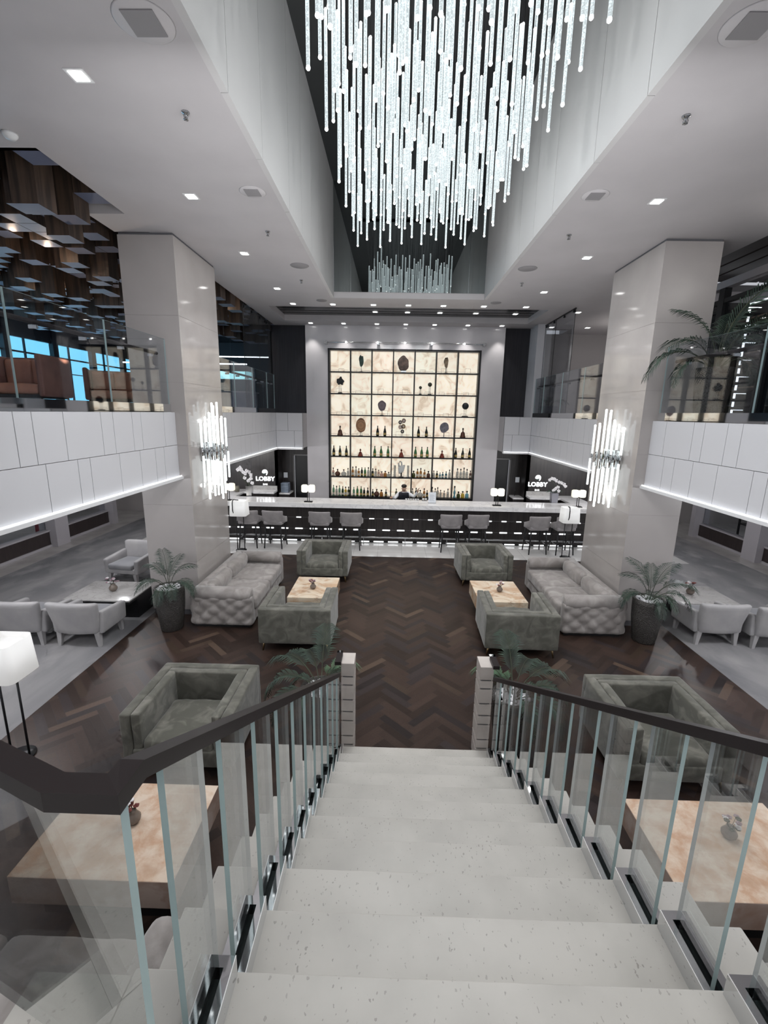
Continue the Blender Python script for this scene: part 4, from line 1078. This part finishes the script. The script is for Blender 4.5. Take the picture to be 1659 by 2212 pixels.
put(t,mb,'figure',vary(mat('white glass figure',(.55,.57,.56),.2),(.42,.43,.43),6),0); put(t,MB().tube([(0,0,.02),(0,0,.14)],[.02,.03],8),'stem','black',0); put(t,MB().lathe([(.0001,.03),(.07,.02),(.09,0),(.0001,0)],seg=16),'base','black',0)
for i,fx in enumerate((.18,.83)):
    t=art('crystal_column','cut crystal column %s the white sculpture'%('left of' if i==0 else 'right of'),'crystal column',3,fx,1)
    put(t,MB().lathe([(.035,.02)]+[((.030 if j%2 else .036),.02+.03*j) for j in range(1,11)]+[(.03,.34),(.04,.36)],seg=10,smooth=False),'shaft',gcol('bottle glass clear',(.4,.4,.4)),0)
    put(t,MB().lathe([(.045,0),(.045,.02)],seg=12),'base','steel',0)

# ------------------------------------------------------------------ picture light bar above the bottle wall
t=thing('spot_rail','slim steel spotlight rail fixed above the bottle wall','spotlight rail',(0,13.65,5.37))
MB().tube([(-2.27,0,-.01),(-1.2,-.03,.0),(0,-.04,0),(1.2,-.03,0),(2.27,0,-.01)],.012,8).build('rail','steel',t)
for x in (-2.27,-.76,.77,2.27): MB().box(x-.035,x+.035,-.05,.13,-.06,.03).build('bracket','steel',t)
for x in (-1.68,-.78,.0,.78,1.7): MB().ball((x,-.05,-.005),.026,10,6).build('spot_head','lens',t)

# ------------------------------------------------------------------ bar stools
def stool(lab,x,y,rz):
    t=thing('bar_stool',lab,'bar stool',(x,y,0),rz,'bar stools')   # front faces -y
    def fb(p,n):
        q=Vector(p); k=(p[2]+.16)/.32; q.x*=.90+.12*k; q.y+=.05*k; q.y-=.45*p[0]*p[0]*1.6; return q
    MB().soft((0,.22,.82),(.54,.07,.33),.032,.05,fb).build('backrest','stoolfab',t)
    for s in (-1,1):
        MB().soft((s*.255,.05,.74),(.06,.30,.16),.028,.06,lambda p,n:Vector((p[0],p[1],p[2]*(1+1.1*p[1])+p[1]*.25))).build('arm','stoolfab',t)
    MB().soft((0,.02,.665),(.48,.44,.10),.035,.06).build('seat','stoolfab',t)
    for sx in (-1,1):
        for sy in (-1,1): MB().tube([(sx*.19,.02+sy*.17,.63),(sx*.225,.02+sy*.215,0)],[.022,.015],8).build('leg','blackmetal',t)
    for a,b in (((-.21,-.17),(.21,-.17)),((-.21,.21),(.21,.21)),((-.21,-.17),(-.21,.21)),((.21,-.17),(.21,.21))):
        MB().tube([(*a,.26),(*b,.26)],.011,6).build('footrest','steel' if a[1]<0 else 'blackmetal',t)
    return t
s0=stool('grey bar stool at the far left end, behind the left floor lamp',-3.88,11.13,pi)
for lab,x,rz in (('grey bar stool second from the left pillar',-3.23,pi-.08),('grey bar stool third from the left pillar',-2.07,pi),('grey bar stool fourth from the left pillar',-1.28,pi),
    ('grey bar stool fourth from the right pillar',1.21,pi),('grey bar stool third from the right pillar',1.88,pi+.06),('grey bar stool second from the right pillar',3.38,pi+.1),('grey bar stool at the far right end, behind the right floor lamp',4.05,pi+.1)):
    dup(s0,(x,11.13+(.05 if x>1.5 and x<2 else 0),0),rz,lab)

# ------------------------------------------------------------------ illuminated signs
def text_mesh(txt,size,ext,bold):
    cu=bpy.data.curves.new('lettering','FONT'); cu.body=txt; cu.size=size; cu.extrude=ext; cu.offset=bold; cu.align_x='CENTER'; cu.space_character=1.08
    o=bpy.data.objects.new('tmp',cu); COL.objects.link(o); bpy.context.view_layer.update()
    me=bpy.data.meshes.new_from_object(o.evaluated_get(bpy.context.evaluated_depsgraph_get())); bpy.data.objects.remove(o); return me
for s,x,lab in ((-1,-4.10,'lit LOBBY BAR sign with round emblem behind the left flower vase'),(1,4.06,'lit LOBBY BAR sign with round emblem behind the right orchid')):
    t=thing('lit_sign',lab,'sign',(x,13.40,1.35))
    for txt,size,bold,z,nm,mt in (('LOBBY',.178,.004,0,'sign_lettering','led'),('BAR',.075,.002,-.135,'small_lettering','trimw')):
        me=text_mesh(txt,size,.01,bold); me.materials.clear(); me.materials.append(M['led'] if mt=='led' else mat('lit small letters',(.8,.8,.8),.5,emit=(1,1,1),estr=.7))
        o=inst(nm,me,t,(0,0,z)); o.rotation_euler=(pi/2,0,0)
    # emblem: a disc cut by a swoosh
    mb=MB(); n=30; 
    P=[(.085*cos(2*pi*i/n),.085*sin(2*pi*i/n)+.09*0) for i in range(n)]
    up=[(x_,z_*1.0) for x_,z_ in P if z_>-.02]
    up.sort(key=lambda q: math.atan2(q[1]+.02,q[0]))
    vs=[(x_,-.005,z_+.255) for x_,z_ in up]+[(-.03,-.005,.222),(.02,-.005,.235)]
    mb.add(vs,[tuple(range(len(vs)))]); 
    mb.add([(.085,-.005,.235),(.045,-.005,.235),(.03,-.005,.165),(.06,-.005,.18)],[(0,1,2,3)])
    mb.add([(-.07,-.005,.225),(.02,-.005,.225),(.02,-.005,.195),(-.03,-.005,.185)],[(0,1,2,3)],1)
    mb.build('emblem',['led',mat('green emblem',(.02,.05,.04),.4)],t)
# flowers on the corner counters
def blooms(t,pts,m,r,seed):
    rnd=random.Random(seed)
    for p in pts:
        mb=MB()
        for k in range(5):
            a=2*pi*k/5+rnd.random(); mb.ball((p[0]+r*.6*cos(a),p[1],p[2]+r*.6*sin(a)),r*.55,6,4,sc=(1,.35,1))
        mb.build('blossom',m,t)
t=thing('flower_vase','white blossom branches in a square silver vase on the left corner counter','flower vase',(-4.25,12.35,1.08))
MB().hexa([(-.07,-.07,0),(.07,-.07,0),(.07,.07,0),(-.07,.07,0)],[(-.085,-.085,.28),(.085,-.085,.28),(.085,.085,.28),(-.085,.085,.28)]).build('vase','silver',t)
pts=[(-.30,0,.72),(-.25,.02,.78),(-.20,0,.72),(-.15,0,.66),(-.10,0,.62),(-.05,0,.70),(.0,.02,.66),(.06,0,.58),(-.02,0,.42),(.05,0,.48),(.09,-.02,.36),(-.12,0,.5)]
mb=MB()
for p in pts[::2]: mb.tube([(0,0,.2),(p[0]*.5,0,p[2]*.6),p],.006,5)
mb.build('stems','stem',t); blooms(t,pts,'petalw',.05,3)
t=thing('flower_pot','small squat stone pot beside the silver vase','flower pot',(-4.80,12.9,1.082)); MB().lathe([(.0001,0),(.06,0),(.085,.09),(.07,.17),(.06,.17),(.0001,.15)],seg=16).build('pot',mat('olive pot',(.14,.13,.10),.6),t)
t=thing('orchid','white orchid in a square glass planter on the right corner counter','orchid',(4.20,12.34,1.08))
MB().hexa([(-.08,-.08,0),(.08,-.08,0),(.08,.08,0),(-.08,.08,0)],[(-.09,-.09,.26),(.09,-.09,.26),(.09,.09,.26),(-.09,.09,.26)]).build('planter',mat('grey planter glass',(.22,.22,.25),.2),t)
pts=[(-.16,0,.62),(-.10,0,.66),(-.04,0,.64),(.02,0,.60),(.10,0,.56),(.17,0,.54),(.24,0,.50),(.28,0,.45),(.02,0,.38),(.08,0,.42),(-.03,0,.33),(.10,-.02,.32)]
mb=MB(); mb.tube([(0,0,.2),(-.02,0,.5),(-.16,0,.64)],.006,5); mb.tube([(0,0,.2),(.06,0,.5),(.28,0,.47)],.006,5); mb.build('stems','stem',t)
mb=MB(); 
for a in (0,.9,2.2,3.3,4.5): mb.add([(0,0,.25),(.16*cos(a)-.03*sin(a),.16*sin(a),.34),(.24*cos(a),.1*sin(a),.26),(.16*cos(a)+.03*sin(a),.16*sin(a),.30)],[(0,1,2,3)])
mb.build('leaf_cluster','leaf',t); blooms(t,pts,'petalw',.045,4)

# small things on the bar
t=thing('menu_holder','white menu card standing on the bar by the bartender','menu',(.80,11.85,1.08))
mc=MB().box(-.10,.10,-.012,-.004,.0,.29).build('menu_card','paper',t); MB().box(-.105,.105,-.05,.05,0,.008).build('base',gcol('bottle glass clear',(.4,.4,.4)),t)
mb=MB()
for k in range(9): mb.box(-.07,.07-.02*(k%3),-.0135,-.012,.06+.02*k,.066+.02*k)
mb.build('print',mat('grey print',(.35,.38,.42),.6),mc)
for i in range(6):
    t=thing('bar_bowl','small white bowl in front of the bartender, %s from the left'%ORD[i],'bowl',(.12+.066*i,12.19,1.08),0,'row of small bowls')
    MB().lathe([(.0001,0),(.012,0),(.026,.03),(.030,.038),(.027,.036),(.0001,.012)],seg=12).build('bowl',mat('white china %d'%i,(.7,.7,.7),.3),t)
t=thing('steel_caddy','small steel caddy on the bar between the bowls and the menu','caddy',(.62,12.15,1.08))
MB().box(-.07,.07,-.05,.05,0,.005).build('tray','steel',t)
for x in (-.035,.035): MB().lathe([(.028,.005),(.030,.065),(.026,.065),(.0001,.02)],(x,0,0),12).build('cup',mat('pale caddy cup',(.6,.6,.58),.3),t)

# ------------------------------------------------------------------ chandelier
ch=thing('chandelier','huge chandelier of hundreds of hanging glowing bubbled glass rods in the ceiling well','chandelier',(.10,6,8.05))
rnd=random.Random(4)
MB().box(-1.25,1.25,-4.2,2.7,-.0,.05).build('ceiling_plate','blackmetal',ch)
def rod_mb(mb,L,x=0,y=0,z=0):
    mb.lathe([(.0148,0),(.0148,L)],(x,y,z),10,0)
    mb.ball((x,y,z-.004),.0185,8,6,1); mb.ball((x,y,z+L+.002),.0165,8,4,1)
    return mb
RM=[rod_mb(MB(),L).mesh('crystal_rod',['rod','rodtip']) for L in (.70,.78,.86,.94)]
RL=(.70,.78,.86,.94)
rods=[]; ny=29; nx=12
for j in range(ny):
    for i in range(nx):
        x=-1.08+2.16*(i+(.5 if j%2 else 0))/(nx-.5)+rnd.uniform(-.04,.04); y=2.35+6.15*j/(ny-1)+rnd.uniform(-.05,.05)
        edge=abs(x)/1.08
        tier=(i*2+j*3)%4
        z=6.02+.16*tier+rnd.uniform(-.05,.05)+.18*max(0,(y-6)/2.5)
        rods.append((y,x,z,rnd.randrange(4)))
vis=[r for r in rods if r[0]>3.0]; rest=[r for r in rods if r[0]<=3.0]
vis.sort()
big=vis[:100]; more=vis[100:]
wm=MB()
for (y,x,z,k) in rods:
    wm.tube([(x,y-6,z-8.05+RL[k]),(x,y-6,0)],.0022,4)
o=wm.build('suspension_wire','blackmetal',ch); o['kind']='stuff'
for (y,x,z,k) in big: inst('crystal_rod',RM[k],ch,(x,y-6,z-8.05))
mb=MB()
for (y,x,z,k) in more+rest: rod_mb(mb,RL[k],x,y-6,z-8.05)
o=mb.build('rod_field',['rod','rodtip'],ch); o['kind']='stuff'

# ------------------------------------------------------------------ crystal wall sconces
for s,lab in ((-1,'cluster wall sconce of glowing crystal rods on the left pillar'),(1,'cluster wall sconce of glowing crystal rods on the right pillar')):
    t=thing('wall_sconce',lab,'wall sconce',(s*3.47,7.82,2.7)); rnd=random.Random(9)
    MB().box(min(0,-s*.02),max(0,-s*.02),-.34,.34,-.14,.16).build('back_plate','chrome',t)
    for i in range(15):
        y=-.40+.057*i+rnd.uniform(-.01,.01); x=-s*(.05+.055*(i%3)); a=.12+rnd.uniform(-.08,.08); l=.40+rnd.uniform(-.05,.38)*(1-abs(i-7)/11)
        mb=MB().lathe([(.019,a),(.019,a+l)],(x,y,0),10,0); mb.ball((x,y,a+l),.022,8,4,1); mb.build('crystal_rod',['crystalwall','rodtip'],t)
        b=-.10+rnd.uniform(-.10,.08); l=.42+rnd.uniform(.0,.42)*(1-abs(i-7)/12)
        mb=MB().lathe([(.019,b-l),(.019,b)],(x*1.1,y+.02,0),10,0); mb.ball((x*1.1,y+.02,b-l),.022,8,4,1); mb.build('crystal_rod',['crystalwall','rodtip'],t)
        MB().lathe([(.020,b),(.020,a)],(x,y,0),10,0).build('steel_sleeve','chrome',t)

# ------------------------------------------------------------------ ceiling fittings
dl=thing('downlight','','downlight',(0,0,CZ),0,'recessed downlights')
tr_=MB().box(-.075,.075,-.075,.075,-.006,.0).build('trim','trimw',dl); MB().box(-.052,.052,-.052,.052,-.010,-.006).build('lens','lens',tr_)
spots=[]
def down(x,y,lab,z=CZ,first=[True]):
    if first[0]: first[0]=False; dl.location=(x,y,z); dl['label']=lab
    else: dup(dl,(x,y,z),0,lab)
    spots.append((x,y,z))
for s,nm in ((-1,'left'),(1,'right')):
    for k,y in enumerate((3.98,5.92,7.85,9.92)): down(s*2.71,y,'square recessed downlight in the %s ceiling strip, %s one counting towards the bar'%(nm,ORD[k]))
for k,x in enumerate((-2.67,-1.74,-.80,.01,.82,1.75,2.72)): down(x,11.22,'recessed downlight in front of the dark ceiling recess, %s of seven from the left'%ORD[k])
for k,x in enumerate((-2.67,-1.74,-.80,.01,.82,1.75,2.70)): down(x,13.5,'recessed downlight close to the back wall, %s of seven from the left'%ORD[k])
for k,x in enumerate((-.82,.03,.88,1.82,2.85)): down(x,12.7,'small downlight inside the dark ceiling recess, %s of five from the left'%ORD[k],6.0)
for k,(x,y) in enumerate(((4.1,11.7),(4.12,13.6),(5.12,13.6))): down(x,y,['downlight above the right balcony nearest the pillar','downlight above the right balcony by the glass screen corner','downlight above the right balcony by the taupe wall'][k])
for s,nm in ((-1,'left'),(1,'right')):
    for y,r,sq,lab in ((3.5,.18,True,'large ceiling speaker with square grille at the %s top corner'),(5.8,.14,True,'ceiling speaker with square grille near the middle of the %s ceiling strip'),(8.44,.15,False,'round grey ceiling speaker beyond the %s pillar'),(10.88,.11,False,'small round ceiling speaker before the dark recess, %s side')):
        t=thing('ceiling_speaker',lab%nm,'ceiling speaker',(s*1.95,y,CZ))
        MB().lathe([(.0001,-.008),(r,-.006),(r+.01,0)],seg=32).build('ring','speaker' if sq else 'grille',t)
        if sq: MB().box(-r*.58,r*.58,-r*.58,r*.58,-.014,-.008).build('grille','grille',t)
    for k,y in enumerate((4.4,6.95,9.3)):
        t=thing('ceiling_sprinkler','small steel ceiling sprinkler of the %s strip, %s towards the bar'%(nm,ORD[k]),'sprinkler',(s*2.09,y,CZ),0,'ceiling sprinklers')
        MB().lathe([(.035,0),(.03,-.012),(.012,-.02),(.008,-.05),(.022,-.052),(.022,-.056),(.0001,-.058)][::-1],seg=12).build('head','steel',t)
        for a in (0,2.1,4.2): MB().tube([(.012*cos(a),.012*sin(a),-.015),(.022*cos(a),.022*sin(a),-.035),(.004*cos(a),.004*sin(a),-.055)],.003,5).build('yoke','steel',t)
t=thing('smoke_detector','small white smoke detector at the left edge of the ceiling','smoke detector',(-3.86,4.72,CZ)); MB().lathe([(.0001,-.05),(.04,-.045),(.06,-.02),(.065,0)],seg=18).build('housing','trimw',t)

# ------------------------------------------------------------------ walnut block ceiling over the left lounge
bc=thing('block_ceiling','dark suspended ceiling of walnut blocks at stepped heights over the left lounge','block ceiling',(-7,10,6.45))
rnd=random.Random(15); bw=.29
BMs=[]
for h in (.42,.54,.66,.78,.90):
    mb=MB().box(-bw/2,bw/2,-bw/2,bw/2,-h,0); mb.m=[0,0,0,0,1,0]; BMs.append((h,mb.mesh('walnut_block',['block','block_windowlit'])))
blocks=[]
for i in range(26):
    for j in range(36):
        x=-4.02-.30*i; y=5.25+.30*j
        if (i+j)%2 and rnd.random()<.86: continue
        if rnd.random()<.10: continue
        if x<-10.6 and y>12: continue
        blocks.append((x,y,rnd.choice([0,0,1,1,2,2,3,4]) if i>1 else rnd.choice([1,2,3,3,4])))
blocks=[b for b in blocks if not (-4.4<b[0] and 6.2<b[1]<8.7)]
blocks.sort(key=lambda b:(b[0]+.28)**2+b[1]**2)
front=[b for b in blocks if b[0]<-3.9][:100]; back=blocks[100:]
for x,y,k in front: inst('walnut_block',BMs[k][1],bc,(x+7,y-10,0))
mb=MB()
for x,y,k in back:
    o_=len(mb.f); mb.box(x+7-bw/2,x+7+bw/2,y-10-bw/2,y-10+bw/2,-BMs[k][0],0); mb.m[o_+4]=1
o=mb.build('block_field',['block','block_windowlit'],bc); o['kind']='stuff'

# ------------------------------------------------------------------ left lounge furniture
def tub(lab,loc,rz):
    t=thing('leather_armchair',lab,'armchair',loc,rz,'leather lounge chairs')
    MB().soft((0,.36,.50),(.98,.12,.62),.04,.08).build('back_shell','leather_dark',t)
    for s in (-1,1): MB().soft((s*.45,.0,.50),(.09,.78,.62),.035,.08).build('side_shell','leather_dark',t)
    MB().soft((0,-.02,.30),(.80,.72,.14),.05,.06,bulge(2,.4,.36,.03)).build('seat_cushion','leather',t)
    MB().soft((-.2,.25,.58),(.40,.12,.40),.05,.06).build('back_cushion','leather',t); MB().soft((.2,.25,.58),(.40,.12,.40),.05,.06).build('back_cushion','leather',t)
    MB().box(-.42,.42,-.36,.36,.17,.22).build('frame','blackmetal',t)
    for sx in (-1,1):
        for sy in (-1,1): MB().tube([(sx*.42,sy*.34,.2),(sx*.44,sy*.37,0)],.016,6).build('leg','blackmetal',t)
    return t
c=tub('wide tan leather armchair behind the near left balcony glass',(-6.05,7.2,3.36),.12)
dup(c,(-6.1,9.6,3.36),.5,'tan leather armchair further back in the left lounge, before the windows')
dup(c,(-5.4,10.6,3.36),-.4,'tan leather armchair deep in the left lounge beside the pillar')
# lit counter at the far end of the lounge
t=thing('lounge_counter','grey lounge counter with glowing aqua display case on top','counter',(-6.2,15.6,3.36))
for k in range(4): MB().box(-2+k*.8+.004,-1.2+k*.8-.004,-.4,.4,0,.62).build('front_panel',mat('lilac grey panel',(.20,.20,.25),.4),t)
MB().box(-2.05,1.25,-.45,.45,.62,.66).build('worktop','lower_pillar',t)
MB().box(-1.9,1.1,-.2,.3,1.05,1.30).build('lit_case',mat('aqua lit case',(.3,.6,.6),.3,emit=(.45,.95,1.0),estr=1.3),t)
MB().box(-1.95,1.15,-.25,.35,.66,1.05).build('case_base',mat('grey green case',(.12,.15,.16),.3),t); MB().box(-1.95,1.15,-.25,.35,1.30,1.34).build('case_top','blackmetal',t)
for y,z,a,b in ((17.5,5.35,-9.5,-4.8),(15.0,4.85,-9.0,-5.0)):
    t=thing('light_strip','thin white light strip in the dark lounge, %s'%('near the block ceiling' if z>5 else 'above the lit counter'),'light strip',((a+b)/2,y,z)); MB().box((a-b)/2,(b-a)/2,-.02,.02,-.02,.02).build('tube','led',t); 
    for x in (-1.5,1.5): MB().tube([(x,0,.02),(x,0,6.44-z)],.006,5).build('hanger','blackmetal',t)

# ------------------------------------------------------------------ lit display room on the right balcony
t=thing('wine_display','dark glazed display room with lit shelves on the right balcony','display room',(5.55,6.8,3.36))
for y in (-3.2,-1.9,-.55,.75,1.95,2.9): MB().box(-.06,.06,y-.07,y+.07,0,2.36).build('frame_post','black',t)
MB().box(-.07,.07,-3.3,3.0,2.30,2.42).build('top_beam','lower_pillar',t); MB().box(-.06,.06,-3.3,3.0,0,.08).build('bottom_beam','black',t); MB().box(-.05,.05,-3.3,3.0,2.05,2.12).build('transom','black',t)
for a,b in ((-3.13,-1.97),(-1.83,-.62),(-.48,.68),(.82,1.88),(2.02,2.83)):
    mb=MB().box(-.006,.006,a,b,.08,2.05); mb.build('glass_pane','glass_up',t)
MB().box(1.2,1.3,-3.3,3.0,0,2.3).build('back_wall','black',t); MB().box(0.06,1.3,-3.3,-3.25,0,2.3).build('side_wall','black',t); MB().box(.06,1.3,2.95,3.0,0,2.3).build('side_wall','black',t)
wd=vary(mat('pale shelf wood',(.40,.29,.21),.5),(.28,.19,.13),8)
for k in range(6): MB().box(.5,1.2,-2.9,2.7,.30+k*.30,.33+k*.30).build('shelf_board',wd if k%2 else 'black',t)
for k in range(13):
    z=.12+k*.14; y=1.45+.0*k
    MB().box(.10,.125,y-.012,y+.012,z,z+.085).build('led_segment','led',t)
    if k%2==0: MB().box(.10,.30,y-.01,y+.01,z+.08,z+.09).build('led_segment','led',t)
MB().box(.10,.12,.55,1.45,1.93,1.95).build('led_segment','led',t)
# slatted dark panel above it
mb=MB()
for k in range(9): mb.box(4.75+.34*k,4.75+.34*k+.29,1.5,9.7,6.02,6.06)
mb.box(4.7,8.2,1.5,9.75,6.12,6.16); struct(mb.build('ceiling_slats',mat('dark brown slat',(.05,.042,.038),.35)))

# small things glimpsed behind the side windows
t=thing('black_display_frame','black metal display frame with sculpture behind the right lower window','display frame',(9.9,12.0,0))
for y in (-.7,.7):
    for x in (-.25,.25): MB().box(x-.02,x+.02,y-.02,y+.02,0,1.3).build('post','blackmetal',t)
for z in (.5,1.28): MB().box(-.27,.27,-.72,.72,z,z+.03).build('rail','blackmetal',t)
MB().soft((0,0,.8),(.14,.8,.22),.07,.06,rumple(.08,4)).build('sculpture','black',t)
t=thing('light_box','bright white light panel behind the left lower window','light panel',(-10.0,8.6,1.7)); MB().box(-.02,.02,-.5,.5,-.14,.14).build('panel','led',t); MB().box(-.06,-.02,-.52,.52,-.16,.16).build('frame','black',t)
for z in (-1.7,): MB().box(-.05,-.03,-.02,.02,z,-.16).build('stand','black',t)

# ------------------------------------------------------------------ bartender
def skin(name,verts,edges,rad,root,sub=1):
    me=bpy.data.meshes.new(name); me.from_pydata(verts,edges,[]); o=bpy.data.objects.new(name,me); COL.objects.link(o)
    md=o.modifiers.new('s','SKIN'); sv=me.skin_vertices[0].data
    for i,r in enumerate(rad): sv[i].radius=(r,r) if not isinstance(r,tuple) else r
    for v in sv: v.use_root=False
    sv[root].use_root=True
    o.modifiers.new('u','SUBSURF').levels=sub; o.modifiers['u'].render_levels=sub
    bpy.context.view_layer.update(); dg=bpy.context.evaluated_depsgraph_get()
    nm=bpy.data.meshes.new_from_object(o.evaluated_get(dg)); bpy.data.objects.remove(o); return nm
PX,PY=.07,12.95
pt=thing('bartender','person in white shirt and dark waistcoat bending over behind the bar, dark hair tied back','person',(PX,PY,0))
V=[(0,.12,.82),(0,.06,.95),(0,-.03,1.09),(0,-.07,1.17),(0,-.10,1.215),(0,-.125,1.26),(0,-.13,1.33),
   (-.15,-.05,1.135),(-.27,-.16,1.0),(-.33,-.42,1.09),(-.355,-.50,1.105),
   (.15,-.05,1.135),(.30,-.14,1.06),(.385,-.24,1.23),(.40,-.27,1.29),
   (-.09,.12,.80),(-.11,.02,.44),(-.11,.14,.09),(-.11,.04,.035),
   (.09,.12,.80),(.11,.02,.44),(.11,.14,.09),(.11,.04,.035)]
Ee=[(0,1),(1,2),(2,3),(3,4),(4,5),(5,6),(3,7),(7,8),(8,9),(9,10),(3,11),(11,12),(12,13),(13,14),(0,15),(15,16),(16,17),(17,18),(0,19),(19,20),(20,21),(21,22)]
Rr=[.12,.105,(.14,.10),(.11,.085),.045,(.066,.075),(.072,.085),.058,.043,.030,.028,.058,.043,.030,.028,.085,.056,.040,.036,.085,.056,.040,.036]
me=skin('body',V,Ee,Rr,0,2)
for m_ in ('shirt','skin','trouser'): me.materials.append(M[m_])
for p in me.polygons:
    c=p.center; p.use_smooth=True
    hd=c.z>1.20 and abs(c.x)<.1
    ha=(c.x<-.325 and c.y<-.36) or (c.x>.36 and c.z>1.21)
    p.material_index=1 if hd or ha else 2 if c.z<.86 and abs(c.x)<.2 else 0
inst('body',me,pt)
MB().soft((0,-.02,1.045),(.33,.235,.30),.09,.04,lambda p,n:Vector((p[0]*(1+.3*p[2]),p[1]-.5*p[2]*.55,p[2]))).build('waistcoat','vest',pt)
mb=MB().ball((0,-.092,1.36),.080,14,8,sc=(1,1.0,.72)); mb.ball((0,-.005,1.34),.038,8,6); mb.build('hair','hair',pt)
mb=MB().ball((0,-.205,1.285),.014,8,6,sc=(.8,1,1.3)); mb.build('nose','skin',pt)
for s in (-1,1):
    MB().ball((s*.028,-.198,1.312),.010,8,6,sc=(1.2,.6,.7)).build('eye','hair',pt); MB().ball((s*.072,-.125,1.30),.016,8,6,sc=(.5,.8,1.2)).build('ear','skin',pt)
MB().ball((0,-.203,1.258),.016,8,4,sc=(1.3,.5,.35)).build('mouth',mat('lip',(.3,.10,.09),.5),pt)
for hx,hy,hz,d in ((-.36,-.52,1.108,(-.15,-.9,-.1)),(.402,-.275,1.31,(.55,-.2,.75))):
    d=Vector(d).normalized(); u=d.cross(Vector((0,0,1))).normalized()
    for k in range(5):
        o_=(k-2)*.014; l=(.045,.062,.068,.063,.05)[k]; a=Vector((hx,hy,hz))+u*o_; q=a+d*l*.6+Vector((0,0,-.006)); e=a+d*l+Vector((0,0,-.02))
        MB().tube([a-d*.015,a,q,e],[.011,.0095,.008,.006],6).build('finger','skin',pt)

# ------------------------------------------------------------------ light
w=bpy.data.worlds.new('world'); SC.world=w; w.use_nodes=True
w.node_tree.nodes['Background'].inputs['Color'].default_value=(.80,.82,.88,1); w.node_tree.nodes['Background'].inputs['Strength'].default_value=.6
for x,y,z in spots:
    e=38 if z<5.9 and y<13 else 16
    if y>13.3: light('SPOT','downlight_lamp',(x,y,z-.02),52,(1,.97,.94),.04,(radians(4),0,0),radians(70))
    elif y>12: light('SPOT','downlight_lamp',(x,y,z-.02),6,(1,.97,.94),.04,(0,0,0),radians(80))
    else: light('SPOT','downlight_lamp',(x,y,z-.02),42,(1,.97,.94),.04,(0,0,0),radians(95))
for y in (2.9,4.2,5.5,6.8,8.1):
    for x in (-.55,.75): light('POINT','chandelier_lamp',(x,y,5.95),11,(.97,.99,1),.05)
for s in (-1,1):
    for z in (2.1,3.2): light('POINT','sconce_lamp',(s*3.33,7.82,z),4,(.95,1,1),.04)
    for y in (1.0,3.2,5.4,8.5,11.5):
        light('POINT','soffit_fill',(s*5.6,y,2.15),66,(.96,.97,1),.06)  # unseen fill added to light the floor under the balconies
    for y in (5,9,12.5): light('POINT','arcade_lamp',(s*10.6,y,2.0),16,(.95,.97,1),.08)
    for x in (1.2,3.4): light('SPOT','bar_top_fill',(s*x,11.9,5.8),60,(1,.98,.95),.05,(0,0,0),radians(28))  # spots without fittings, added to brighten the bar worktop
    light('POINT','bar_soffit_lamp',(s*4.3,12.6,2.2),9,(1,.97,.93),.05)
    for x in (-2.47,-4.58): light('POINT','bar_lamp_bulb',(s*x,11.45,1.30),1.2,(1,.93,.8),.05)
for x,y in ((-5.5,7.5),(-6.5,10),(-8,13)): light('SPOT','lounge_lamp',(x,y,4.1),40,(1,.8,.6),.1,(pi,0,0),radians(130))
rnd=random.Random(3)
for i in range(14): light('POINT','block_lamp',(rnd.uniform(-8,-4.2),5.3+.55*i,5.74),2.6,(1,.72,.5),.04)
light('POINT','lounge_fill',(-6.5,8.5,5.0),7,(1,.85,.75),.1)
light('POINT','upper_right_lamp',(6,12.5,5.2),30,(1,.96,.92),.1)
light('AREA','window_daylight',(-11.6,12,4.6),170,(.45,.75,1),rot=(0,radians(-90),0),size=(2,12))
def soft(name,loc,e,rot,size,col=(.97,.98,1)):
    o=light('AREA',name,loc,e,col,rot=rot,size=size); o.visible_camera=False; o.visible_glossy=False; return o
soft('chandelier_glow_down',(.1,5.6,5.8),235,(0,0,0),(2.6,7))  # unseen panel added to stand in for the chandelier's downward light
soft('hall_fill_up',(0,6,3.9),122,(pi,0,0),(6.4,9))  # unseen upward fill added to brighten the ceiling
soft('hall_fill_back',(0,3.4,4.4),90,(radians(80),0,0),(5,2))  # unseen fill added, aimed at the bar end
light('POINT','upper_palm_fill',(4.6,5.6,5.5),12,(1,.97,.93),.1)  # unseen fill added to brighten the tall palm
light('AREA','landing_ceiling_lamp',(0,-.4,5.6),120,(1,.98,.96),rot=(radians(-25),0,0),size=(6,1))

SC.view_settings.view_transform='Standard'; SC.view_settings.look='None'
SC.cycles.use_denoising=True; SC.cycles.adaptive_threshold=.08; SC.cycles.adaptive_min_samples=14; SC.cycles.light_sampling_threshold=.03; SC.cycles.max_bounces=6; SC.cycles.diffuse_bounces=3; SC.cycles.glossy_bounces=3
SC.cycles.transparent_max_bounces=20; SC.cycles.transmission_bounces=4
SC.cycles.sample_clamp_indirect=4; SC.cycles.caustics_reflective=False; SC.cycles.caustics_refractive=False
